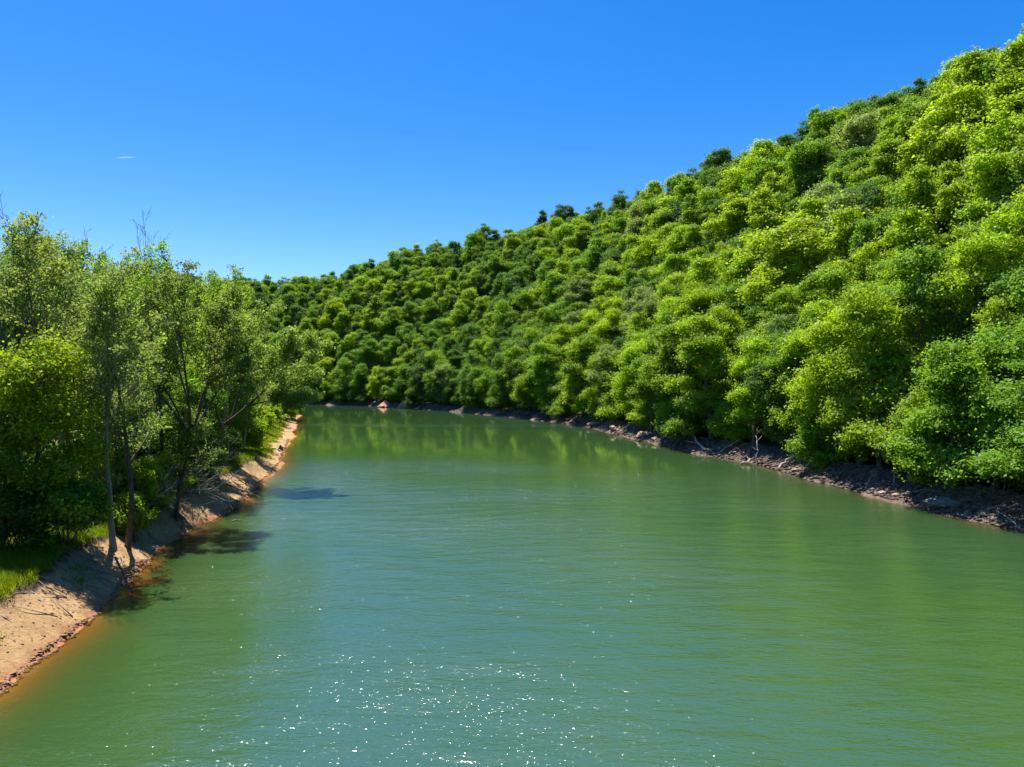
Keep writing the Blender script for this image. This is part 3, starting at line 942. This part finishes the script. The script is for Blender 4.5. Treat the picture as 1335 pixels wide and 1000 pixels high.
for px, Y, ty in sorted(fill, key=lambda f: (f[1])):
    wh = front[1] if px >= 275 else front[0] if px >= 200 else front[3] if px >= 140 else front[4] if px >= 90 else front[2]
    seen_lab[wh] = seen_lab.get(wh, 0) + 1
    tone = rg.choice(['olive green', 'bright green', 'olive green', 'grey-green', 'bright green'])
    k = rg.randrange(5)
    left_tree('airy', k, px - (12 if px > 270 else 0), Y, ty + rg.uniform(-8, 8) + (28 if px > 270 else 14 if px > 235 else 4), tone, f"{tone} slender grove tree, {ORD[seen_lab[wh]]} one {wh} going inland", rg.uniform(0, 6.28))
# trees inland of the left grove, off to the side
# ------------------------------------------------------------------ shrubs, brush, grass
SG = 'shrubs along the left bank'
sh_list = [(205, 57, 1.5, 'bright green', 'bright leafy shrub on the grass left of the forked tree'), (188, 53, 1.3, 'yellow-green', 'yellow-green shrub at the top of the clay bank'),
           (172, 49, 1.2, 'bright green', 'small shrub right of the twin trunks'), (252, 66, 1.3, 'mid green', 'shrub on the shaded lip right of the forked tree'),
           (272, 72, 1.2, 'bright green', 'low shrub under the fanning stems near the water'), (296, 82, 1.5, 'mid green', 'dark shrub at the foot of the leaning tree'),
           (318, 100, 1.7, 'yellow-green', 'shrub where the sandy spit meets the grove'), (330, 118, 1.6, 'yellow-green', 'bright yellow-green bush spreading over the near end of the spit'),
           (343, 140, 2.0, 'yellow-green', 'larger yellow-green bush in the middle of the spit'), (352, 160, 1.9, 'yellow-green', 'yellow-green bush beside the pale spit rock'),
           (355, 178, 2.3, 'yellow-green', 'round yellow bush behind the sandy spit'), (372, 196, 2.3, 'bright green', 'bush trailing over the water past the sandy spit'),
           (384, 212, 2.4, 'bright green', 'outermost bush reaching over the water'), 
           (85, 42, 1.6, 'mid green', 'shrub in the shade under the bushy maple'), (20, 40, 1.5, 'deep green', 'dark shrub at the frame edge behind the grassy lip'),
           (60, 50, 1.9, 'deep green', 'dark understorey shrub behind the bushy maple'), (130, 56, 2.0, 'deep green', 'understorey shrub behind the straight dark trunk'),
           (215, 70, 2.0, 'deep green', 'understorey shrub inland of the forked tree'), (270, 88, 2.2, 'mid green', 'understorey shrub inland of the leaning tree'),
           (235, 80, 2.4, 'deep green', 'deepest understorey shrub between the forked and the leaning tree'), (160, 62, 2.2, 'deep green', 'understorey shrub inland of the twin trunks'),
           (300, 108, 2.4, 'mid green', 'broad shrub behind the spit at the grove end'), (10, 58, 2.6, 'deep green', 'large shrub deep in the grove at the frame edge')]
for n, (px, Y, s, tone, lab) in enumerate(sh_list):
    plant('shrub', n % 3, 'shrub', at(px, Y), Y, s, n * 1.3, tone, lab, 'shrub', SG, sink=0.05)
for n, (px, Y, s, lab) in enumerate([(196, 57, 1.5, 'grey dead brush tangled left of the forked tree'), (215, 60, 1.3, 'dead brush leaning against the forked tree'),
                                     (175, 51, 1.1, 'dead brush at the top of the bank by the twin trunks'), (258, 64, 1.1, 'dead brush on the shaded clay bank'),
                                     (238, 67, 1.7, 'tall dead brush under the fanning stems')]):
    plant('brush', n % 2, 'dead_brush', at(px, Y), Y, s, n * 2.1, 'mid green', lab, 'dead brush', 'dead brush on the left bank')

# right-bank understorey
for n, (px, d, s, tone) in enumerate([(1300, 4.6, 2.0, 'bright green'), (1222, 4.8, 1.7, 'mid green'), (1120, 4.5, 1.8, 'bright green'), (1068, 4.2, 2.0, 'bright green'), (1020, 4.6, 1.7, 'mid green'),
                                      (950, 4.3, 2.0, 'mid green'), (880, 4.6, 2.2, 'bright green'), (700, 5, 2.4, 'mid green'), (580, 5, 2.6, 'yellow-green'), (470, 4.6, 2.8, 'bright green')]):
    j = min(range(len(LAND)), key=lambda k: abs(LAND[k][0] - px))
    Y = np.interp(px, [p[0] for p in reversed(RPX)], [on_plane(*p)[1] for p in reversed(RPX)]); x = at(px, Y)
    nx, ny = x / math.hypot(x, Y), Y / math.hypot(x, Y)
    for it in range(40):
        if float(shore([x], [Y])[1][0]) >= d:
            break
        x += nx * 0.4; Y += ny * 0.4
    plant('shrub', n % 3, 'shrub', x, Y, s, n * 1.7, tone, f"{tone} low shrub {'behind' if abs(px - LAND[j][0]) < 12 else 'just left of' if px < LAND[j][0] else 'just right of'} {LAND[j][1]}", 'shrub', 'shrubs along the right bank', sink=0.1)


def grass_object():
    rng = np.random.default_rng(33)
    n = 260000
    x = rng.uniform(-62, -17, n); y = rng.uniform(20, 215, n) ** 1.0
    y = 20 + (y - 20) * rng.random(n) ** 0.7
    z, dl, dr = ground(x, y)
    spit = sstep(85, 125, y) * (1 - sstep(235, 270, y))
    w = 2.7 + 0.7 * fbm(x / 9, y / 9, 5, 3) + 1.6 * spit
    q = dl / w
    dens = sstep(0.92, 1.05, q) * (0.45 + 0.55 * (fbm(x / 3, y / 3, 71, 2) > -0.25)) * (1 - 0.75 * sstep(7, 14, dl - w))
    dens = np.maximum(dens, spit * sstep(0.45, 0.7, q + 0.4 * vnoise(x / 2.5, y / 2.5, 77)) * 0.9)
    dens = dens + 0.25 * (q > 0.45) * (fbm(x / 2.2, y / 2.2, 72, 2) > 0.33)
    keep = rng.random(n) < dens
    x, y, z = x[keep], y[keep], z[keep]
    m = len(x)
    per = 5
    bx = np.repeat(x, per) + rng.normal(size=m * per) * 0.10; by = np.repeat(y, per) + rng.normal(size=m * per) * 0.10; bz = np.repeat(z, per) - 0.03
    h = rng.uniform(0.16, 0.46, m * per) * np.repeat(0.6 + 0.8 * (vnoise(x / 2, y / 2, 73) + 0.5), per)
    wd = 0.012 + np.repeat(y, per) * 0.00022
    a = rng.uniform(0, 6.28, m * per); l = rng.normal(size=(m * per, 2)) * 0.12
    c = np.stack([bx, by, bz], -1)
    u = np.stack([np.cos(a), np.sin(a), a * 0], -1) * wd[:, None]
    tip = c + np.stack([l[:, 0], l[:, 1], h], -1)
    v = np.stack([c - u, c + u, tip], 1).reshape(-1, 3)
    me = quads('grass', v, np.arange(3 * m * per).reshape(-1, 3)); me.materials.append(M['grass'])
    o = link('grass', me); o['kind'] = 'stuff'; o['label'] = 'bright grass on the lip of the left clay bank'


grass_object()


# ------------------------------------------------------------------ rocks, driftwood, rubble
def rock_mesh(name, seed, sx, sy, sz, m, sub=4, rough=0.22, facet=True):
    bm = bmesh.new(); bmesh.ops.create_icosphere(bm, subdivisions=sub, radius=1)
    r = random.Random(seed)
    planes = [(Vector((r.gauss(0, 1), r.gauss(0, 1), r.gauss(0, 1))).normalized(), r.uniform(0.55, 0.9)) for _ in range(14 if facet else 4)]
    o1 = Vector((r.uniform(0, 50), r.uniform(0, 50), r.uniform(0, 50)))
    from mathutils import noise as mn
    for v in bm.verts:
        p = v.co.copy()
        for n, d in planes:
            k = p.dot(n)
            if k > d:
                p -= n * (k - d) * 0.9
        p *= 1 + rough * mn.fractal(p * 1.8 + o1, 0.8, 2.0, 4)
        v.co = Vector((p.x * sx, p.y * sy, p.z * sz))
    me = bpy.data.meshes.new(name); bm.to_mesh(me); bm.free()
    me.materials.append(m)
    return me


def right_bank(px, d):
    """the point of the right bank at photo column px whose distance from the waterline is d"""
    Y = np.interp(px, [p[0] for p in reversed(RPX)], [on_plane(*p)[1] for p in reversed(RPX)]) * 0.97
    for it in range(400):
        if float(shore([at(px, Y)], [Y])[1][0]) >= d:
            break
        Y += 0.08
    return at(px, Y), Y


def rock(name, px, d, sx, sy, sz, m, label, cat, seed, rz=0, group=None, sink=0.35, rough=0.22, sub=4, facet=True):
    x, y = right_bank(px, d)
    o = link(name, rock_mesh(name, seed, sx, sy, sz, M[m], sub, rough, facet))
    o.location = (x, y, gz(x, y) + sz * (1 - 2 * sink)); o.rotation_euler = (0, 0, rz)
    tag(o, label, cat, group)
    return o


def mound(name, px, wid, hgt, label, seed):
    x, y = right_bank(px, 1.2)
    bm = bmesh.new(); bmesh.ops.create_cone(bm, cap_ends=True, segments=40, radius1=wid, radius2=0.10 * wid, depth=hgt)
    bmesh.ops.subdivide_edges(bm, edges=bm.edges[:], cuts=5, use_grid_fill=True)
    from mathutils import noise as mn
    o1 = Vector((seed, 3, 5))
    for v in bm.verts:
        v.co *= 1 + 0.22 * mn.fractal(v.co * 0.9 + o1, 0.9, 2.0, 4)
    me = bpy.data.meshes.new(name); bm.to_mesh(me); bm.free(); me.materials.append(M['red_earth'])
    o = link(name, me); o.location = (x, y, gz(x, y) + hgt * 0.42)
    tag(o, label, 'earth mound', None)


mound('earth_mound', 503, 3.4, 2.6, 'broader, rounder of two reddish earth mounds on the far bank', 1)
mound('earth_mound', 526, 2.5, 3.2, 'narrower, pointed reddish earth mound on the far bank', 9)
rock('rock_ledge', 776, 1.4, 2.8, 1.2, 0.6, 'tan_rock', 'long tan rock ledge in the sun at the waterline', 'rock', 11, 0.4)
rock('boulder', 800, 1.2, 1.3, 1.0, 0.8, 'tan_rock', 'smaller tan boulder just right of the long ledge', 'rock', 12, 0.9)
rock('boulder', 838, 1.5, 1.5, 1.0, 0.65, 'tan_rock', 'larger tan boulder with a broken face, left of its neighbour', 'rock', 13, 0.2)
rock('boulder', 854, 1.0, 1.1, 0.8, 0.55, 'tan_rock', 'tan boulder closest to the water beside the broken-faced one', 'rock', 14, 1.2)
rock('rock_slab', 1238, 1.5, 2.1, 1.1, 0.55, 'grey_rock', 'broad smooth grey rock slab in the shaded right bank', 'rock', 15, -0.5, None, 0.35, 0.10, 4, False)
RG = 'rocks strewn on the right bank'
for n, (px, d, s, m) in enumerate([(925, 1.2, 0.9, 'tan_rock'), (938, 2.0, 0.7, 'tan_rock'), (955, 1.6, 0.6, 'shale'), (1036, 1.0, 0.7, 'tan_rock'), (1052, 1.5, 0.9, 'tan_rock'), (1062, 0.8, 0.6, 'shale'),
                                   (1085, 1.3, 0.55, 'shale'), (1110, 1.9, 0.6, 'shale'), (1150, 0.7, 0.7, 'tan_rock'), (1168, 0.9, 0.6, 'tan_rock'), (1185, 1.4, 0.8, 'shale'), (1205, 2.2, 0.6, 'shale'),
                                   (1262, 1.0, 0.6, 'grey_rock'), (1285, 1.7, 0.8, 'shale'), (1305, 0.8, 0.55, 'grey_rock'), (1322, 2.3, 0.7, 'shale'), (890, 1.7, 0.9, 'shale'), (868, 0.8, 0.7, 'tan_rock'),
                                   (722, 1.2, 1.2, 'shale'), (740, 1.5, 1.1, 'shale')]):
    adj = {'tan_rock': 'tan', 'shale': 'brown', 'grey_rock': 'grey'}[m]
    j = min(range(len(LAND)), key=lambda k: abs(LAND[k][0] - px)); side = 'left of' if px < LAND[j][0] else 'right of'
    lvl = 'at the waterline' if d < 1.1 else 'halfway up the bank' if d < 1.8 else 'high on the bank'
    size = 'small' if s < 0.65 else 'blocky' if s < 0.85 else 'large'
    rock('rock', px, d, s * 0.72, s * 0.55, s * 0.42, m, f"{size} {adj} rock {lvl}, {side} {LAND[j][1]}", 'rock', 40 + n, n * 1.1, RG, 0.3, 0.2, 3)


def branch(name, pts, r0, m, label, cat, twigs=3, seed=0, group=None):
    rg = np.random.default_rng(seed)
    T = Tubes()
    P = [np.array(p, float) for p in pts]
    # resample with a little wander
    Q = [P[0]]
    for a, c in zip(P[:-1], P[1:]):
        for k in range(1, 4):
            Q.append(a + (c - a) * k / 3 + rg.normal(size=3) * 0.04 * r0 / 0.1)
    T.add(Q, [r0 * (1 - 0.72 * i / (len(Q) - 1)) for i in range(len(Q))], 7)
    L = sum(np.linalg.norm(c - a) for a, c in zip(P[:-1], P[1:]))
    for k in range(twigs):
        i = rg.integers(len(Q) // 3, len(Q) - 1)
        d = (Q[i + 1] - Q[i]) / np.linalg.norm(Q[i + 1] - Q[i])
        nd = rot_away(rg, d, 0.7); nd[2] = abs(nd[2]) * 0.7
        l = L * rg.uniform(0.15, 0.35)
        T.add([Q[i], Q[i] + nd * l * 0.5 + rg.normal(size=3) * 0.03, Q[i] + nd * l + rg.normal(size=3) * 0.06], [r0 * 0.4, r0 * 0.28, r0 * 0.1], 5)
    o = link(name, T.mesh(name, M[m]))
    tag(o, label, cat, group)
    return o


def rb(px, d, h):
    x, y = right_bank(px, d)
    return (x, y, max(gz(x, y), -0.2) + h)


DW = 'driftwood on the right bank'
branch('driftwood', [rb(918, 1.3, 0.2), rb(908, 2.0, 0.9), rb(902, 2.6, 2.0)], 0.24, 'driftwood', 'curved bleached stump rising from the sunlit bank', 'driftwood', 2, 1, DW)
branch('driftwood', [rb(938, 1.0, 0.1), rb(950, 2.2, 0.6), rb(966, 3.2, 1.3)], 0.16, 'dead_wood', 'slanting grey pole lying up the bank', 'driftwood', 3, 2, DW)
xw, yw = right_bank(986, -0.5)
branch('driftwood', [(xw, yw, -0.3), (xw + 0.15, yw + 0.1, 1.4), (xw + 0.35, yw + 0.6, 2.9), (xw + 0.3, yw + 1.0, 3.9)], 0.13, 'driftwood', 'white forked pole standing upright in the water', 'driftwood', 3, 3, DW)
branch('driftwood', [(xw - 2.2, yw - 0.3, 0.15), (xw - 1.2, yw + 0.2, 0.3), rb(984, 1.0, 0.2)], 0.16, 'driftwood', 'bleached log floating beside the upright forked pole', 'driftwood', 2, 4, DW)
branch('driftwood', [rb(1016, 0.2, 0.0), rb(1020, 0.6, 0.5), rb(1030, 1.6, 1.0), rb(1040, 2.3, 1.5)], 0.28, 'driftwood', 'bleached root ball at the water edge under the green overhang', 'driftwood', 5, 5, DW)
branch('driftwood', [rb(1022, 0.4, 0.1), rb(1034, 1.6, 1.3), rb(1050, 2.4, 1.9), rb(1070, 2.8, 1.7)], 0.11, 'dark_wood', 'arching dark branch over the tan rocks', 'driftwood', 4, 6, DW)
branch('driftwood', [rb(1165, 2.4, -0.1), rb(1166, 2.5, 1.2), rb(1164, 2.6, 2.4)], 0.07, 'driftwood', 'thin upright snag on the right bank', 'driftwood', 2, 7, DW)
branch('driftwood', [rb(1190, 1.9, 0.1), rb(1205, 2.2, 0.3), rb(1226, 2.4, 0.35)], 0.11, 'dead_wood', 'grey log across the bank left of the rock slab', 'driftwood', 3, 8, DW)
branch('driftwood', [rb(1275, 1.2, 0.1), rb(1290, 1.9, 0.35), rb(1312, 2.4, 0.4)], 0.10, 'dead_wood', 'grey log across the bank right of the rock slab', 'driftwood', 3, 9, DW)
branch('driftwood', [rb(1330, 0.3, 0.05), rb(1318, 1.0, 0.3), rb(1300, 1.7, 0.4)], 0.09, 'driftwood', 'pale stick at the waterline by the frame edge', 'driftwood', 3, 10, DW)
for n, (px, lab) in enumerate([(600, 'tangle of grey driftwood on the shaded far bank'), (655, 'grey log with broken limbs along the far bank'), (690, 'dark branch pile edge beside the shaded cove'), (715, 'heap of dark driftwood limbs left of the tan ledge'),
                               (735, 'low dark driftwood limb near the tan ledge'), (870, 'dark fallen limb below the overhanging shore trees'), (885, 'grey fallen limb reaching the water'), (960, 'dark fallen limb between the two pale poles'),
                               (1100, 'dark fallen limb under the green overhang'), (1135, 'grey fallen limb on the rubble')]):
    a = (n * 37 % 10 - 5) * 3
    branch('driftwood', [rb(px - 8 - a * 0.2, 0.6, 0.2), rb(px, 1.8, 0.7), rb(px + 10 + a * 0.3, 2.8, 1.0)], 0.13, 'dark_wood' if 'dark' in lab else 'dead_wood', lab, 'driftwood', 5, 20 + n, DW)

# left bank: fallen branches, floating stick, stump and pale rocks on the spit
def lpt(px, py, h=0.0, z0=0.0):
    x, y = on_plane(px, py, z0)
    return (x, y, z0 + h)


branch('fallen_branch', [(at(296, 72), 72.0, 1.4), (at(318, 71), 71.0, 0.9), (at(345, 70.5), 70.5, 0.15)], 0.09, 'dead_wood', 'long grey branch fallen from the left bank into the water', 'branch', 4, 31)
branch('fallen_branch', [(at(272, 67.5), 67.5, 1.3), (at(292, 66.5), 66.5, 0.7), (at(312, 66), 66.0, 0.1)], 0.07, 'dead_wood', 'shorter fallen branch lower on the shaded clay bank', 'branch', 4, 32)
branch('floating_stick', [lpt(302, 680, 0.02), lpt(308, 679, 0.06), lpt(315, 678, 0.02)], 0.07, 'dead_wood', 'small stick floating off the left bank', 'stick', 1, 33)
branch('fallen_branch', [(at(150, 42.0), 42.0, 1.5), (at(163, 40.6), 40.6, 0.7), (at(174, 39.6), 39.6, 0.05)], 0.07, 'dark_wood', 'dark limb hanging down the near clay bank into the water', 'branch', 5, 34)
for n, (px, Y, s, lab) in enumerate([(322, 121, 1.3, 'pale flat rock behind the yellow-green bushes of the spit'), (312, 117, 0.9, 'smaller pale rock beside the flat one on the spit')]):
    x = at(px, Y)
    o = link('spit_rock', rock_mesh('spit_rock', 60 + n, s * 1.7, s, s * 0.6, M['tan_rock'], 4)); o.location = (x, Y, gz(x, Y) + 0.2); tag(o, lab, 'rock')
x, Y = at(366, 117), 117.0
o = link('stump', rock_mesh('stump', 71, 0.45, 0.4, 0.75, M['dark_wood'], 3, 0.35)); o.location = (x, Y, max(gz(x, Y), 0) + 0.55); tag(o, 'dark rotten stump at the water edge of the sandy spit', 'stump')
branch('fallen_branch', [(x - 1.6, Y + 0.4, gz(x - 1.6, Y + 0.4) + 0.25), (x, Y - 0.4, 0.5), (x + 0.9, Y - 1.0, 0.12)], 0.16, 'driftwood', 'pale log lying beside the dark stump on the spit', 'branch', 2, 35)


def rubble_object(name, label, side, n, lo, hi, ymin, ymax, smin, smax, m, sticks=0, seed=0):
    rng = np.random.default_rng(seed)
    poly = LEFT if side == 'l' else RIGHT
    P = np.array(poly); seg = P[1:] - P[:-1]; Ls = np.hypot(seg[:, 0], seg[:, 1])
    use = [i for i in range(len(seg)) if max(P[i, 1], P[i + 1, 1]) > ymin and min(P[i, 1], P[i + 1, 1]) < ymax]
    pr = np.array([Ls[i] * (1 / max(40, (P[i, 1] + P[i + 1, 1]) / 2)) for i in use]); pr /= pr.sum()
    idx = rng.choice(use, n, p=pr); t = rng.random(n)
    nrm = np.stack([seg[idx, 1], -seg[idx, 0]], -1) / Ls[idx][:, None]
    if side == 'l':
        nrm = -nrm
    d = rng.uniform(lo, hi, n)
    xy = P[idx] + seg[idx] * t[:, None] + nrm * d[:, None]
    z, dl, dr = ground(xy[:, 0], xy[:, 1])
    dd = dl if side == 'l' else dr
    k = (dd > lo - 0.1) & (dd < hi + 0.3) & (z > -0.25)
    xy, z = xy[k], z[k]; n = len(z)
    base = np.array([(1, 0, 0), (-1, 0, 0), (0, 1, 0), (0, -1, 0), (0, 0, 1), (0, 0, -1), (.6, .6, .5), (-.6, .6, .45), (-.6, -.6, .5), (.6, -.6, .4)], float)
    tris = []
    bm = bmesh.new()
    for v in base:
        bm.verts.new(v)
    ret = bmesh.ops.convex_hull(bm, input=bm.verts[:]); bm.verts.index_update()
    bmesh.ops.triangulate(bm, faces=bm.faces[:]); bm.verts.ensure_lookup_table()
    base = np.array([tuple(v.co) for v in bm.verts]); tris = np.array([[v.index for v in f.verts] for f in bm.faces]); bm.free()
    s = smin + (smax - smin) * rng.random(n) ** 3
    B = base[None] * rng.uniform(0.6, 1.3, (n, len(base), 1)) * (s[:, None, None] * np.stack([rng.uniform(.7, 1.4, n), rng.uniform(.7, 1.2, n), rng.uniform(.35, .7, n)], -1)[:, None, :])
    a = rng.uniform(0, 6.28, n); ca, sa = np.cos(a)[:, None], np.sin(a)[:, None]
    Bx = B[:, :, 0] * ca - B[:, :, 1] * sa; By = B[:, :, 0] * sa + B[:, :, 1] * ca
    V = np.stack([Bx + xy[:, :1], By + xy[:, 1:], B[:, :, 2] + z[:, None] + 0.1 * s[:, None]], -1).reshape(-1, 3)
    Fc = (tris[None] + (np.arange(n) * len(base))[:, None, None]).reshape(-1, 3)
    me = quads(name, V, Fc); me.materials.append(M[m])
    o = link(name, me); o['kind'] = 'stuff'; o['label'] = label
    if sticks:
        T = Tubes()
        for q in rng.choice(n, min(sticks, n), replace=False):
            a = rng.uniform(0, 6.28); L = rng.uniform(0.5, 1.9); dz = rng.uniform(-0.12, 0.15)
            e = np.array([math.cos(a), math.sin(a), 0]) * L
            ze = gz(xy[q, 0] + e[0], xy[q, 1] + e[1])
            p = np.array([xy[q, 0], xy[q, 1], z[q] + 0.04]); e[2] = max(ze, 0) + 0.05 + max(dz, 0) * L - p[2]
            T.add([p, p + e * 0.5 + rng.normal(size=3) * 0.07, p + e], [0.035, 0.028, 0.012], 4)
        o2 = link('stick_litter', T.mesh('stick_litter', M['dead_wood'])); o2['kind'] = 'stuff'; o2['label'] = 'grey sticks littering the ' + ('left clay' if side == 'l' else 'right rubble') + ' bank'


rubble_object('rubble', 'brown stony rubble covering the right bank', 'r', 17000, -0.2, 4.6, 45, 345, 0.05, 0.42, 'rubble', 900, 81)
rubble_object('clay_rubble', 'crumbled red clay lumps along the left waterline', 'l', 5500, -0.1, 0.40, 22, 120, 0.03, 0.13, 'clod', 0, 82)
rubble_object('clay_debris', 'small dry lumps on the left clay bank', 'l', 4200, 0.4, 3.6, 22, 240, 0.02, 0.09, 'clod', 150, 83)

# ------------------------------------------------------------------ contrail high in the sky
T = Tubes()
D = 9000.0
q0, q1 = at(150, D), at(178, D)
zc = CAMZ + (HY - 206) / F * D
pts = [(q0 + (q1 - q0) * i / 12, D, zc + i * 1.2) for i in range(13)]
T.add(pts, [2 + 9 * math.sin(math.pi * min(1, i / 12.5 + 0.03)) for i in range(13)], 8)
co = link('contrail', T.mesh('contrail', M['contrail'])); tag(co, 'short white aircraft trail in the blue sky', 'contrail')

# ------------------------------------------------------------------ light, sky, camera
SUN_EL, SUN_AZ = RAD(70), RAD(-30)            # ahead of the camera and a little to its left
w = bpy.data.worlds.new('World'); S.world = w; w.use_nodes = True
nt = w.node_tree; nt.nodes.clear(); b = NB(nt)
sky = b.n('ShaderNodeTexSky', sky_type='NISHITA'); sky.sun_disc = False
sky.sun_elevation = SUN_EL; sky.sun_rotation = SUN_AZ
sky.altitude = 400; sky.air_density = 1.0; sky.dust_density = 0.6; sky.ozone_density = 3.0
hs = b.n('ShaderNodeHueSaturation'); hs.inputs['Saturation'].default_value = 1.47; hs.inputs['Hue'].default_value = 0.509
b.l(sky.outputs[0], hs.inputs['Color'])
bg = b.n('ShaderNodeBackground'); bg.inputs['Strength'].default_value = 0.082
b.l(hs.outputs[0], bg.inputs[0])
wo_ = b.n('ShaderNodeOutputWorld'); b.l(bg.outputs[0], wo_.inputs[0])
sd = bpy.data.lights.new('sun', 'SUN'); sd.energy = 4.5; sd.angle = RAD(0.5); sd.color = (1.0, 0.95, 0.86)
so = bpy.data.objects.new('sun', sd); COL.objects.link(so)
dirv = Vector((math.sin(SUN_AZ) * math.cos(SUN_EL), math.cos(SUN_AZ) * math.cos(SUN_EL), math.sin(SUN_EL)))
so.rotation_euler = dirv.to_track_quat('Z', 'Y').to_euler()
so.location = (0, 0, 200)
cam = bpy.data.cameras.new('camera'); cam.sensor_width = 36; cam.lens = 36 * F / 1335; cam.clip_end = 20000; cam.clip_start = 0.1
cam.shift_y = -(500 - HY) / 1335
cmo = bpy.data.objects.new('camera', cam); COL.objects.link(cmo); cmo.location = (0, 0, CAMZ); cmo.rotation_euler = (RAD(90), 0, 0)
S.camera = cmo
S.view_settings.view_transform = 'Standard'; S.view_settings.look = 'None'; S.view_settings.exposure = 1.22; S.view_settings.gamma = 1
cy_ = S.cycles
cy_.max_bounces = 8; cy_.diffuse_bounces = 6; cy_.glossy_bounces = 3; cy_.transmission_bounces = 6; cy_.transparent_max_bounces = 8
cy_.sample_clamp_indirect = 4; cy_.caustics_reflective = False; cy_.caustics_refractive = False
